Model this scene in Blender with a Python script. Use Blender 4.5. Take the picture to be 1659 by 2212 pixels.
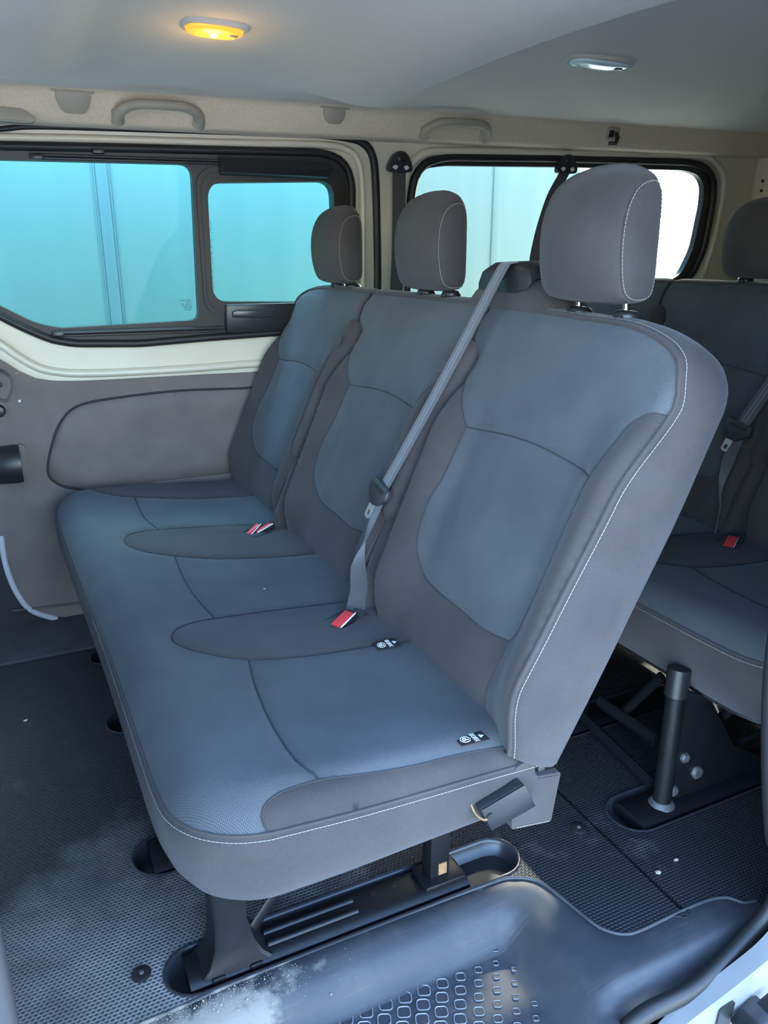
import bpy, bmesh, math, random
import numpy as np
from mathutils import Vector, Matrix
from mathutils.geometry import delaunay_2d_cdt

for _o in list(bpy.data.objects):
    bpy.data.objects.remove(_o)
SC = bpy.context.scene
COL = SC.collection

# ------------------------------------------------------------------ camera
cam = bpy.data.cameras.new('camera')
cam.sensor_fit = 'VERTICAL'
cam.sensor_height = 36.0
cam.lens = 36.0 * 1662.0 / 2212.0
cam.clip_start = 0.02
cam_ob = bpy.data.objects.new('camera', cam)
COL.objects.link(cam_ob)
cam_ob.location = (0.0, 0.0, 1.15)
cam_ob.rotation_euler = (math.radians(90 - 18.3), 0.0, math.radians(-25.4))
SC.camera = cam_ob

# ------------------------------------------------------------------ sky, sun, exposure
SUN_DIR = Vector((1.45, 1.77, 1.47)).normalized()
world = bpy.data.worlds.new('sky')
SC.world = world
world.use_nodes = True
wn = world.node_tree.nodes
wl = world.node_tree.links
wn.clear()
w_out = wn.new('ShaderNodeOutputWorld')
w_bg = wn.new('ShaderNodeBackground')
w_sky = wn.new('ShaderNodeTexSky')
w_sky.sky_type = 'NISHITA'
w_sky.sun_disc = False
w_sky.sun_elevation = math.asin(SUN_DIR.z)
w_sky.sun_rotation = math.atan2(SUN_DIR.x, SUN_DIR.y)
w_sky.air_density = 1.0
w_sky.dust_density = 1.5
w_sky.ozone_density = 1.0
w_bg.inputs['Strength'].default_value = 1.25
w_hs = wn.new('ShaderNodeHueSaturation')
w_hs.inputs['Saturation'].default_value = 1.12
wl.new(w_sky.outputs[0], w_hs.inputs['Color'])
wl.new(w_hs.outputs[0], w_bg.inputs['Color'])
wl.new(w_bg.outputs[0], w_out.inputs['Surface'])

sun = bpy.data.lights.new('sun', 'SUN')
sun.energy = 3.2
sun.angle = math.radians(0.6)
sun.color = (1.0, 0.93, 0.82)
sun_ob = bpy.data.objects.new('sun', sun)
COL.objects.link(sun_ob)
sun_ob.location = (6, 7, 6)
sun_ob.rotation_euler = (-SUN_DIR).to_track_quat('-Z', 'Y').to_euler()

SC.view_settings.view_transform = 'Standard'
SC.view_settings.look = 'None'
SC.view_settings.exposure = 1.35
SC.view_settings.gamma = 1.0
SC.view_settings.use_curve_mapping = False

# ------------------------------------------------------------------ materials
MATS = {}


def new_mat(name):
    m = bpy.data.materials.new(name)
    m.use_nodes = True
    nt = m.node_tree
    b = nt.nodes['Principled BSDF']
    MATS[name] = m
    return m, nt, b


def plain(name, col, rough=0.5, metal=0.0, spec=0.5, noise=0.0, nscale=60.0, bump=0.0, bscale=300.0, sheen=0.0):
    m, nt, b = new_mat(name)
    b.inputs['Roughness'].default_value = rough
    b.inputs['Metallic'].default_value = metal
    b.inputs['Specular IOR Level'].default_value = spec
    b.inputs['Base Color'].default_value = (*col, 1)
    if sheen:
        b.inputs['Sheen Weight'].default_value = sheen
        b.inputs['Sheen Roughness'].default_value = 0.4
    tc = nt.nodes.new('ShaderNodeTexCoord')
    if noise:
        n = nt.nodes.new('ShaderNodeTexNoise')
        n.inputs['Scale'].default_value = nscale
        n.inputs['Detail'].default_value = 5
        nt.links.new(tc.outputs['Object'], n.inputs['Vector'])
        r = nt.nodes.new('ShaderNodeMapRange')
        r.inputs['From Min'].default_value = 0.25
        r.inputs['From Max'].default_value = 0.75
        r.inputs['To Min'].default_value = 1 - noise
        r.inputs['To Max'].default_value = 1 + noise
        nt.links.new(n.outputs['Fac'], r.inputs['Value'])
        mx = nt.nodes.new('ShaderNodeMix')
        mx.data_type = 'RGBA'
        mx.blend_type = 'MULTIPLY'
        mx.inputs['Factor'].default_value = 1
        mx.inputs['A'].default_value = (*col, 1)
        nt.links.new(r.outputs[0], mx.inputs['B'])
        nt.links.new(mx.outputs['Result'], b.inputs['Base Color'])
    if bump:
        n2 = nt.nodes.new('ShaderNodeTexNoise')
        n2.inputs['Scale'].default_value = bscale
        n2.inputs['Detail'].default_value = 3
        nt.links.new(tc.outputs['Object'], n2.inputs['Vector'])
        bp = nt.nodes.new('ShaderNodeBump')
        bp.inputs['Strength'].default_value = bump
        bp.inputs['Distance'].default_value = 0.002
        nt.links.new(n2.outputs['Fac'], bp.inputs['Height'])
        nt.links.new(bp.outputs[0], b.inputs['Normal'])
    return m


def math_node(nt, op, a, b=None, clamp=False):
    n = nt.nodes.new('ShaderNodeMath')
    n.operation = op
    n.use_clamp = clamp
    for i, v in enumerate((a, b)):
        if v is None:
            continue
        if isinstance(v, (int, float)):
            n.inputs[i].default_value = v
        else:
            nt.links.new(v, n.inputs[i])
    return n.outputs[0]


def woven(name, ca, cb, pitch, diag=False, rough=0.85, soil=0.12, sheen=0.25, bump=0.5):
    """two-tone woven cloth laid out on the UV map (metres)"""
    m, nt, b = new_mat(name)
    b.inputs['Roughness'].default_value = rough
    b.inputs['Specular IOR Level'].default_value = 0.25
    b.inputs['Sheen Weight'].default_value = sheen
    b.inputs['Sheen Roughness'].default_value = 0.45
    b.inputs['Sheen Tint'].default_value = (0.85, 0.9, 1.0, 1)
    uv = nt.nodes.new('ShaderNodeUVMap')
    uv.uv_map = 'UVMap'
    sp = nt.nodes.new('ShaderNodeSeparateXYZ')
    nt.links.new(uv.outputs[0], sp.inputs[0])
    k = 2 * math.pi / pitch
    if diag:
        s = math_node(nt, 'ADD', sp.outputs[0], sp.outputs[1])
        a = math_node(nt, 'SINE', math_node(nt, 'MULTIPLY', s, k * 0.72))
        pat = math_node(nt, 'MULTIPLY_ADD', a, 0.5)
        nt.nodes[-1].inputs[2].default_value = 0.5
    else:
        a = math_node(nt, 'SINE', math_node(nt, 'MULTIPLY', sp.outputs[0], k))
        c_ = math_node(nt, 'SINE', math_node(nt, 'MULTIPLY', sp.outputs[1], k))
        pr = math_node(nt, 'MULTIPLY', a, c_)
        pat = math_node(nt, 'MULTIPLY_ADD', pr, 0.5)
        nt.nodes[-1].inputs[2].default_value = 0.5
    tc = nt.nodes.new('ShaderNodeTexCoord')
    n = nt.nodes.new('ShaderNodeTexNoise')
    n.inputs['Scale'].default_value = 7.0
    n.inputs['Detail'].default_value = 6
    nt.links.new(tc.outputs['Object'], n.inputs['Vector'])
    n3 = nt.nodes.new('ShaderNodeTexNoise')
    n3.inputs['Scale'].default_value = 450.0
    n3.inputs['Detail'].default_value = 2
    nt.links.new(tc.outputs['Object'], n3.inputs['Vector'])
    pat2 = math_node(nt, 'ADD', math_node(nt, 'MULTIPLY', pat, 0.7), math_node(nt, 'MULTIPLY', n3.outputs['Fac'], 0.3))
    mx = nt.nodes.new('ShaderNodeMix')
    mx.data_type = 'RGBA'
    mx.inputs['A'].default_value = (*ca, 1)
    mx.inputs['B'].default_value = (*cb, 1)
    nt.links.new(pat2, mx.inputs['Factor'])
    r = nt.nodes.new('ShaderNodeMapRange')
    r.inputs['From Min'].default_value = 0.3
    r.inputs['From Max'].default_value = 0.7
    r.inputs['To Min'].default_value = 1 - soil
    r.inputs['To Max'].default_value = 1 + soil
    nt.links.new(n.outputs['Fac'], r.inputs['Value'])
    mm = nt.nodes.new('ShaderNodeMix')
    mm.data_type = 'RGBA'
    mm.blend_type = 'MULTIPLY'
    mm.inputs['Factor'].default_value = 1
    nt.links.new(mx.outputs['Result'], mm.inputs['A'])
    nt.links.new(r.outputs[0], mm.inputs['B'])
    nt.links.new(mm.outputs['Result'], b.inputs['Base Color'])
    bp = nt.nodes.new('ShaderNodeBump')
    bp.inputs['Strength'].default_value = bump
    bp.inputs['Distance'].default_value = 0.0008
    nt.links.new(pat, bp.inputs['Height'])
    nt.links.new(bp.outputs[0], b.inputs['Normal'])
    return m


def glass(name, tint, gloss=0.06):
    m, nt, b = new_mat(name)
    nt.nodes.remove(b)
    out = nt.nodes['Material Output']
    t = nt.nodes.new('ShaderNodeBsdfTransparent')
    t.inputs[0].default_value = (*tint, 1)
    g = nt.nodes.new('ShaderNodeBsdfGlossy')
    g.inputs['Roughness'].default_value = 0.02
    lw = nt.nodes.new('ShaderNodeLayerWeight')
    lw.inputs['Blend'].default_value = 0.5
    fz = math_node(nt, 'POWER', lw.outputs['Facing'], 5.0)
    fz = math_node(nt, 'ADD', math_node(nt, 'MULTIPLY', fz, 0.9), 0.006)
    mx = nt.nodes.new('ShaderNodeMixShader')
    nt.links.new(fz, mx.inputs[0])
    nt.links.new(t.outputs[0], mx.inputs[1])
    nt.links.new(g.outputs[0], mx.inputs[2])
    nt.links.new(mx.outputs[0], out.inputs['Surface'])
    return m


def emit(name, col, strength, base=None):
    m, nt, b = new_mat(name)
    b.inputs['Base Color'].default_value = (*(base or col), 1)
    b.inputs['Emission Color'].default_value = (*col, 1)
    b.inputs['Emission Strength'].default_value = strength
    b.inputs['Roughness'].default_value = 0.3
    return m


def rubber_mat():
    """ribbed rubber floor covering: rows of small lens-shaped bumps, chalky dust in the grooves"""
    m, nt, b = new_mat('rubber_mat')
    b.inputs['Roughness'].default_value = 0.55
    b.inputs['Specular IOR Level'].default_value = 0.5
    tc = nt.nodes.new('ShaderNodeTexCoord')
    sp = nt.nodes.new('ShaderNodeSeparateXYZ')
    nt.links.new(tc.outputs['Object'], sp.inputs[0])
    px, py = 0.0088, 0.0068
    ky = math_node(nt, 'MULTIPLY', sp.outputs[1], 1 / py)
    row = math_node(nt, 'FLOOR', ky)
    off = math_node(nt, 'MULTIPLY', row, 0.5)
    kx = math_node(nt, 'ADD', math_node(nt, 'MULTIPLY', sp.outputs[0], 1 / px), off)
    fx = math_node(nt, 'SUBTRACT', math_node(nt, 'FRACT', kx), 0.5)
    fy = math_node(nt, 'SUBTRACT', math_node(nt, 'FRACT', ky), 0.5)
    d = math_node(nt, 'SQRT', math_node(nt, 'ADD', math_node(nt, 'MULTIPLY', fx, fx), math_node(nt, 'MULTIPLY', fy, fy)))
    h = math_node(nt, 'SUBTRACT', 0.56, d, True)
    hh = math_node(nt, 'MULTIPLY', h, 2.4, True)
    bp = nt.nodes.new('ShaderNodeBump')
    bp.inputs['Strength'].default_value = 1.0
    bp.inputs['Distance'].default_value = 0.0014
    nt.links.new(hh, bp.inputs['Height'])
    nt.links.new(bp.outputs[0], b.inputs['Normal'])
    n = nt.nodes.new('ShaderNodeTexNoise')
    n.inputs['Scale'].default_value = 5.5
    n.inputs['Detail'].default_value = 8
    n.inputs['Roughness'].default_value = 0.62
    nt.links.new(tc.outputs['Object'], n.inputs['Vector'])
    # a heap of trodden-in dust near the door, thinning out across the mat
    gx = math_node(nt, 'SUBTRACT', sp.outputs[0], 0.02)
    gy = math_node(nt, 'SUBTRACT', sp.outputs[1], 1.02)
    rr = math_node(nt, 'SQRT', math_node(nt, 'ADD', math_node(nt, 'MULTIPLY', gx, gx), math_node(nt, 'MULTIPLY', gy, gy)))
    near = math_node(nt, 'SUBTRACT', 0.62, math_node(nt, 'MULTIPLY', rr, 1.15), True)
    soil = math_node(nt, 'ADD', math_node(nt, 'MULTIPLY', n.outputs['Fac'], 1.0), near)
    soil = math_node(nt, 'MULTIPLY', math_node(nt, 'SUBTRACT', soil, 0.60, True), 1.5, True)
    groove = math_node(nt, 'SUBTRACT', 1.15, hh, True)
    soil = math_node(nt, 'MULTIPLY', soil, groove)
    mx = nt.nodes.new('ShaderNodeMix')
    mx.data_type = 'RGBA'
    mx.inputs['A'].default_value = (0.020, 0.021, 0.024, 1)
    mx.inputs['B'].default_value = (0.36, 0.35, 0.33, 1)
    nt.links.new(soil, mx.inputs['Factor'])
    nt.links.new(mx.outputs['Result'], b.inputs['Base Color'])
    rg = nt.nodes.new('ShaderNodeMapRange')
    rg.inputs['To Min'].default_value = 0.45
    rg.inputs['To Max'].default_value = 0.9
    nt.links.new(soil, rg.inputs['Value'])
    nt.links.new(rg.outputs[0], b.inputs['Roughness'])
    return m


def scuffed_plastic():
    """smooth moulded plastic of the entry step: scuffs, fine scratches and dusty smears"""
    m, nt, b = new_mat('step_plastic')
    b.inputs['Specular IOR Level'].default_value = 0.32
    tc = nt.nodes.new('ShaderNodeTexCoord')
    n = nt.nodes.new('ShaderNodeTexNoise')
    n.inputs['Scale'].default_value = 6
    n.inputs['Detail'].default_value = 9
    n.inputs['Roughness'].default_value = 0.65
    nt.links.new(tc.outputs['Object'], n.inputs['Vector'])
    mp = nt.nodes.new('ShaderNodeMapping')
    mp.inputs['Rotation'].default_value = (0, 0, 0.9)
    mp.inputs['Scale'].default_value = (6, 160, 6)
    nt.links.new(tc.outputs['Object'], mp.inputs[0])
    n2 = nt.nodes.new('ShaderNodeTexNoise')
    n2.inputs['Scale'].default_value = 1.6
    n2.inputs['Detail'].default_value = 5
    nt.links.new(mp.outputs[0], n2.inputs['Vector'])
    s1 = math_node(nt, 'MULTIPLY', math_node(nt, 'SUBTRACT', n.outputs['Fac'], 0.45, True), 1.6, True)
    s2 = math_node(nt, 'MULTIPLY', math_node(nt, 'SUBTRACT', n2.outputs['Fac'], 0.58, True), 5.0, True)
    sp = nt.nodes.new('ShaderNodeSeparateXYZ')
    nt.links.new(tc.outputs['Object'], sp.inputs[0])
    gx = math_node(nt, 'SUBTRACT', sp.outputs[0], 0.14)
    gy = math_node(nt, 'SUBTRACT', sp.outputs[1], 0.95)
    rr = math_node(nt, 'SQRT', math_node(nt, 'ADD', math_node(nt, 'MULTIPLY', math_node(nt, 'MULTIPLY', gx, gx), 0.45), math_node(nt, 'MULTIPLY', math_node(nt, 'MULTIPLY', gy, gy), 4.5)))
    n4 = nt.nodes.new('ShaderNodeTexNoise')
    n4.inputs['Scale'].default_value = 22
    n4.inputs['Detail'].default_value = 8
    nt.links.new(tc.outputs['Object'], n4.inputs['Vector'])
    heap = math_node(nt, 'SUBTRACT', 0.16, rr, True)
    heap = math_node(nt, 'MULTIPLY', math_node(nt, 'SUBTRACT', math_node(nt, 'ADD', math_node(nt, 'MULTIPLY', heap, 3.0), n4.outputs['Fac']), 0.68, True), 6.0, True)
    heap = math_node(nt, 'MULTIPLY', heap, math_node(nt, 'GREATER_THAN', 0.16, rr))
    a = math_node(nt, 'ADD', math_node(nt, 'MULTIPLY', s1, 0.42), math_node(nt, 'MULTIPLY', math_node(nt, 'MULTIPLY', s2, s1), 0.9), True)
    tot = math_node(nt, 'ADD', a, heap, True)
    mx = nt.nodes.new('ShaderNodeMix')
    mx.data_type = 'RGBA'
    mx.inputs['A'].default_value = (0.036, 0.039, 0.046, 1)
    mx.inputs['B'].default_value = (0.20, 0.185, 0.165, 1)
    nt.links.new(tot, mx.inputs['Factor'])
    nt.links.new(mx.outputs['Result'], b.inputs['Base Color'])
    rg = nt.nodes.new('ShaderNodeMapRange')
    rg.inputs['To Min'].default_value = 0.50
    rg.inputs['To Max'].default_value = 0.75
    nt.links.new(tot, rg.inputs['Value'])
    nt.links.new(rg.outputs[0], b.inputs['Roughness'])
    bp = nt.nodes.new('ShaderNodeBump')
    bp.inputs['Strength'].default_value = 0.12
    bp.inputs['Distance'].default_value = 0.002
    nt.links.new(n2.outputs['Fac'], bp.inputs['Height'])
    nt.links.new(bp.outputs[0], b.inputs['Normal'])
    return m


def streaked(name, col, col2):
    """container side: paint with vertical rain streaks"""
    m, nt, b = new_mat(name)
    b.inputs['Roughness'].default_value = 0.5
    tc = nt.nodes.new('ShaderNodeTexCoord')
    mp = nt.nodes.new('ShaderNodeMapping')
    mp.inputs['Scale'].default_value = (9, 9, 0.7)
    nt.links.new(tc.outputs['Object'], mp.inputs[0])
    n = nt.nodes.new('ShaderNodeTexNoise')
    n.inputs['Scale'].default_value = 1.0
    n.inputs['Detail'].default_value = 6
    nt.links.new(mp.outputs[0], n.inputs['Vector'])
    r = nt.nodes.new('ShaderNodeMapRange')
    r.inputs['From Min'].default_value = 0.35
    r.inputs['From Max'].default_value = 0.75
    nt.links.new(n.outputs['Fac'], r.inputs['Value'])
    mx = nt.nodes.new('ShaderNodeMix')
    mx.data_type = 'RGBA'
    mx.inputs['A'].default_value = (*col, 1)
    mx.inputs['B'].default_value = (*col2, 1)
    nt.links.new(r.outputs[0], mx.inputs['Factor'])
    nt.links.new(mx.outputs['Result'], b.inputs['Base Color'])
    return m


BLUE = woven('blue_weave', (0.027, 0.030, 0.034), (0.100, 0.108, 0.117), 0.0038, soil=0.16, sheen=0.12)
GREY = woven('grey_twill', (0.035, 0.030, 0.0298), (0.066, 0.057, 0.056), 0.0019, diag=True, soil=0.18, sheen=0.12)
BELT = woven('belt_web', (0.05, 0.048, 0.05), (0.10, 0.097, 0.10), 0.0022, diag=True, soil=0.05, sheen=0.4)
BELT_LIGHT = woven('belt_stripe', (0.12, 0.115, 0.12), (0.2, 0.19, 0.2), 0.0022, diag=True, soil=0.05, sheen=0.4)
SEAM = plain('seam_dark', (0.03, 0.03, 0.034), 0.9)
THREAD = plain('light_thread', (0.27, 0.25, 0.21), 0.8)
BLACK = plain('black_plastic', (0.016, 0.016, 0.018), 0.38, bump=0.05)
SATIN = plain('satin_black_plastic', (0.03, 0.03, 0.034), 0.3)
RUBBER = plain('black_rubber', (0.012, 0.012, 0.013), 0.5)
FRAMEBLK = plain('window_frame_black', (0.03, 0.027, 0.025), 0.45)
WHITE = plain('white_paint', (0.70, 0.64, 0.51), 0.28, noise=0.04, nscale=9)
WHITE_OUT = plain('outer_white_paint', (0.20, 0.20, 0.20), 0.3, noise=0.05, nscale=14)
TRIM = plain('grey_trim_plastic', (0.142, 0.116, 0.103), 0.55, noise=0.22, nscale=7, bump=0.35, bscale=420)
LINER = plain('headliner_cloth', (0.63, 0.585, 0.50), 0.95, noise=0.05, nscale=240, bump=0.3, bscale=600, sheen=0.2)
LINER_SIDE = plain('headliner_side_cloth', (0.66, 0.57, 0.43), 0.95, noise=0.07, nscale=120, bump=0.3, bscale=600, sheen=0.2)
HANDLE = plain('warm_grey_plastic', (0.34, 0.305, 0.24), 0.5, bump=0.1)
STEEL = plain('black_painted_steel', (0.007, 0.0075, 0.009), 0.42, spec=0.35, noise=0.2, nscale=30, bump=0.1, bscale=60)
WORN = plain('worn_steel', (0.10, 0.10, 0.105), 0.5, metal=0.4, noise=0.4, nscale=60)
CHROME = plain('chrome', (0.65, 0.65, 0.66), 0.18, metal=1.0)
TONGUE = plain('tongue_steel', (0.72, 0.72, 0.68), 0.3, metal=0.85)
RED = plain('red_button', (0.62, 0.035, 0.05), 0.35)
LABEL = plain('label_cloth', (0.012, 0.012, 0.014), 0.8)
PRINT = plain('white_print', (0.75, 0.75, 0.75), 0.7)
RUST = plain('rust', (0.24, 0.13, 0.06), 0.9, noise=0.4, nscale=90)
CRUMB = plain('crumb', (0.55, 0.45, 0.33), 0.9)
DUSTC = plain('dust_clump', (0.27, 0.235, 0.19), 0.95, noise=0.3, nscale=80)
GLASS1 = glass('tinted_glass', (0.66, 0.93, 0.93))
GLASS2 = glass('clear_tinted_glass', (0.80, 0.83, 0.80))
MAT_FLOOR = rubber_mat()
STEP = scuffed_plastic()
STEP_LINE = plain('step_worn_edge', (0.16, 0.17, 0.19), 0.5)
TEAL = streaked('container_paint', (0.118, 0.185, 0.156), (0.136, 0.205, 0.170))
TEAL_DARK = streaked('container_seam_paint', (0.095, 0.158, 0.152), (0.112, 0.172, 0.16))
GROUND = plain('yard_ground', (0.55, 0.52, 0.46), 0.9, noise=0.2, nscale=3)
CARW = plain('car_white', (0.7, 0.7, 0.7), 0.25)
CARB = plain('car_blue', (0.35, 0.5, 0.6), 0.3)
CARG = plain('car_glass', (0.05, 0.08, 0.1), 0.1)
HEDGE = plain('hedge_leaf', (0.12, 0.2, 0.1), 0.9, noise=0.5, nscale=8)
AMBER = emit('amber_lens', (1.0, 0.40, 0.03), 0.42, (0.8, 0.40, 0.06))
BULB = emit('bulb_glow', (1.0, 0.75, 0.25), 5.0)
LENS = plain('clear_lens', (0.72, 0.85, 0.85), 0.12)

# ------------------------------------------------------------------ helpers


def tag(o, label=None, cat=None, group=None, kind=None):
    if label:
        o['label'] = label
    if cat:
        o['category'] = cat
    if group:
        o['group'] = group
    if kind:
        o['kind'] = kind
    return o


def link(name, me, mat, parent=None, smooth=True):
    o = bpy.data.objects.new(name, me)
    COL.objects.link(o)
    if mat is not None and not me.materials:
        me.materials.append(mat)
    if smooth:
        me.polygons.foreach_set('use_smooth', [True] * len(me.polygons))
    if parent is not None:
        o.parent = parent
        if parent.parent is None:
            o.matrix_parent_inverse = Matrix.Translation(-Vector(parent.location))
    return o


def meshobj(name, V, F, mat, parent=None, smooth=True, uv=None, sharp=None):
    me = bpy.data.meshes.new(name)
    me.from_pydata([tuple(map(float, v)) for v in V], [], F)
    if uv is not None:
        lay = me.uv_layers.new(name='UVMap')
        idx = np.empty(len(me.loops), dtype=np.int32)
        me.loops.foreach_get('vertex_index', idx)
        lay.data.foreach_set('uv', np.asarray(uv, dtype=np.float32)[idx].ravel())
    me.update()
    o = link(name, me, mat, parent, smooth)
    if sharp:
        me.set_sharp_from_angle(angle=math.radians(sharp))
    return o


def empty(name, loc):
    o = bpy.data.objects.new(name, None)
    o.empty_display_size = 0.05
    COL.objects.link(o)
    o.location = loc
    return o


def copy_tree(o, parent=None, delta=None):
    c = o.copy()
    COL.objects.link(c)
    c.parent = parent
    c.matrix_parent_inverse = o.matrix_parent_inverse.copy()
    if parent is not None and parent.parent is None:
        c.matrix_parent_inverse = Matrix.Translation(-Vector(parent['source_loc']))
    c['source_loc'] = list(o.location)
    if delta is not None:
        c.location = Vector(o.location) + Vector(delta)
    for ch in list(o.children):
        copy_tree(ch, c)
    del c['source_loc']
    return c


def cr(pts, n=8):
    """Catmull-Rom through the points, end points kept"""
    P = np.array(pts, float)
    if len(P) < 3:
        return [tuple(p) for p in P]
    Q = np.vstack([2 * P[0] - P[1], P, 2 * P[-1] - P[-2]])
    out = []
    for i in range(1, len(Q) - 2):
        p0, p1, p2, p3 = Q[i - 1], Q[i], Q[i + 1], Q[i + 2]
        for k in range(n):
            t = k / n
            out.append(0.5 * (2 * p1 + (p2 - p0) * t + (2 * p0 - 5 * p1 + 4 * p2 - p3) * t * t + (3 * p1 - p0 - 3 * p2 + p3) * t ** 3))
    out.append(P[-1])
    return [tuple(p) for p in out]


def crc(pts, n=6):
    """closed Catmull-Rom"""
    P = np.array(pts, float)
    N = len(P)
    out = []
    for i in range(N):
        p0, p1, p2, p3 = P[i - 1], P[i], P[(i + 1) % N], P[(i + 2) % N]
        for k in range(n):
            t = k / n
            out.append(0.5 * (2 * p1 + (p2 - p0) * t + (2 * p0 - 5 * p1 + 4 * p2 - p3) * t * t + (3 * p1 - p0 - 3 * p2 + p3) * t ** 3))
    return [tuple(p) for p in out]


def resample(P, step, closed=False):
    P = np.array(P, float)
    if closed:
        P = np.vstack([P, P[:1]])
    d = np.linalg.norm(np.diff(P, axis=0), axis=1)
    s = np.concatenate([[0], np.cumsum(d)])
    n = max(2, int(round(s[-1] / step)))
    t = np.linspace(0, s[-1], n + 1)
    R = np.stack([np.interp(t, s, P[:, k]) for k in range(P.shape[1])], 1)
    return R[:-1] if closed else R


def inside(poly, X):
    poly = np.asarray(poly)
    x, y = X[:, 0], X[:, 1]
    r = np.zeros(len(X), bool)
    j = len(poly) - 1
    for i in range(len(poly)):
        xi, yi = poly[i]
        xj, yj = poly[j]
        if yi != yj:
            c = ((yi > y) != (yj > y)) & (x < (xj - xi) * (y - yi) / (yj - yi) + xi)
            r ^= c
        j = i
    return r


def bdist(poly, X):
    A = np.asarray(poly)
    B = np.roll(A, -1, axis=0)
    d = np.full(len(X), 1e9)
    for a, b in zip(A, B):
        ab = b - a
        L = ab @ ab
        if L < 1e-14:
            continue
        t = np.clip(((X - a) @ ab) / L, 0, 1)
        q = a + t[:, None] * ab
        d = np.minimum(d, np.hypot(X[:, 0] - q[:, 0], X[:, 1] - q[:, 1]))
    return d


def cdt(outline, holes=(), step=None):
    """triangulate a 2-D outline with holes; interior points every `step`"""
    loops = [np.asarray(outline, float)] + [np.asarray(h, float) for h in holes]
    pts, edges = [], []
    for L in loops:
        b = len(pts)
        n = len(L)
        pts += [tuple(p) for p in L]
        edges += [(b + i, b + (i + 1) % n) for i in range(n)]
    if step:
        lo, hi = loops[0].min(0), loops[0].max(0)
        gx = np.arange(lo[0], hi[0], step)
        gy = np.arange(lo[1], hi[1], step * 0.866)
        G = np.array([(x + (0.5 * step if j % 2 else 0), y) for j, y in enumerate(gy) for x in gx])
        if len(G):
            k = inside(loops[0], G) & (bdist(loops[0], G) > 0.45 * step)
            for h in loops[1:]:
                k &= ~inside(h, G) & (bdist(h, G) > 0.45 * step)
            pts += [tuple(p) for p in G[k]]
    r = delaunay_2d_cdt([Vector(p) for p in pts], edges, [], 0, 1e-7)
    V = np.array([(v.x, v.y) for v in r[0]])
    T = np.array([list(f) for f in r[2]])
    C = V[T].mean(1)
    k = inside(loops[0], C)
    for h in loops[1:]:
        k &= ~inside(h, C)
    T = T[k]
    a, b, c = V[T[:, 0]], V[T[:, 1]], V[T[:, 2]]
    area = (b[:, 0] - a[:, 0]) * (c[:, 1] - a[:, 1]) - (b[:, 1] - a[:, 1]) * (c[:, 0] - a[:, 0])
    T[area < 0] = T[area < 0][:, ::-1]
    return V, T


def panel(name, outline, S, mat, parent=None, step=0.014, dip=0.006, dipw=0.008, flip=False, bstep=None):
    """a sewn panel: lies on the surface S(u, v) and sinks into the seam along its outline"""
    O = resample(outline, bstep or step * 0.6, True)
    V, T = cdt(O, (), step)
    d = bdist(O, V)
    pos, nrm = S(V[:, 0], V[:, 1])
    P = pos - nrm * (dip * np.exp(-d / dipw))[:, None]
    T = T[:, ::-1] if flip else T
    return meshobj(name, P, T.tolist(), mat, parent, True, V)


def plate(name, outline, holes, mapf, d0, d1, mat, parent=None, step=None, smooth=False, sharp=35):
    """solid sheet: outline with holes in (u, v), spanning depth d0..d1 of mapf(u, v, d)"""
    V, T = cdt(outline, holes, step)
    n = len(V)
    P = [mapf(u, v, d0) for u, v in V] + [mapf(u, v, d1) for u, v in V]
    F = [tuple(t) for t in T] + [tuple(n + i for i in t[::-1]) for t in T]
    cnt = {}
    for t in T:
        for i in range(3):
            e = (int(t[i]), int(t[(i + 1) % 3]))
            cnt[e] = cnt.get(e, 0) + 1
    for (a, b) in list(cnt):
        if (b, a) not in cnt:
            F.append((b, a, n + a, n + b))
    o = meshobj(name, P, [tuple(map(int, f)) for f in F], mat, parent, True)
    bm = bmesh.new()
    bm.from_mesh(o.data)
    bmesh.ops.recalc_face_normals(bm, faces=bm.faces)
    bm.to_mesh(o.data)
    bm.free()
    o.data.set_sharp_from_angle(angle=math.radians(sharp))
    return o


def frames(P):
    P = np.asarray(P, float)
    n = len(P)
    tan = np.gradient(P, axis=0)
    tan /= np.linalg.norm(tan, axis=1)[:, None] + 1e-12
    up = np.array([0, 0, 1.0])
    if abs(tan[0] @ up) > 0.9:
        up = np.array([0, 1.0, 0])
    N = []
    v = up - (up @ tan[0]) * tan[0]
    for i in range(n):
        v = v - (v @ tan[i]) * tan[i]
        v /= np.linalg.norm(v) + 1e-12
        N.append(v.copy())
    N = np.array(N)
    return tan, N, np.cross(tan, N)


def tube(name, pts, r, mat, parent=None, seg=10, closed=False, rr=None, cap=True):
    """round (or elliptical: r = (a, b)) bar swept along a polyline"""
    P = np.asarray(pts, float)
    if closed:
        Pw = np.vstack([P[-2:], P, P[:2]])
        t, n, b = frames(Pw)
        n, b = n[2:-2], b[2:-2]
    else:
        t, n, b = frames(P)
    if isinstance(r, tuple):
        ra, rb = r
    else:
        ra = rb = r
    V, F = [], []
    m = len(P)
    for i in range(m):
        k = rr[i] if rr is not None else 1.0
        for j in range(seg):
            a = 2 * math.pi * j / seg
            V.append(P[i] + n[i] * ra * k * math.cos(a) + b[i] * rb * k * math.sin(a))
    for i in range(m if closed else m - 1):
        i2 = (i + 1) % m
        for j in range(seg):
            j2 = (j + 1) % seg
            F.append((i * seg + j, i * seg + j2, i2 * seg + j2, i2 * seg + j))
    if cap and not closed:
        F.append(tuple(range(seg - 1, -1, -1)))
        F.append(tuple((m - 1) * seg + j for j in range(seg)))
    return meshobj(name, V, F, mat, parent, True, sharp=50)


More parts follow.
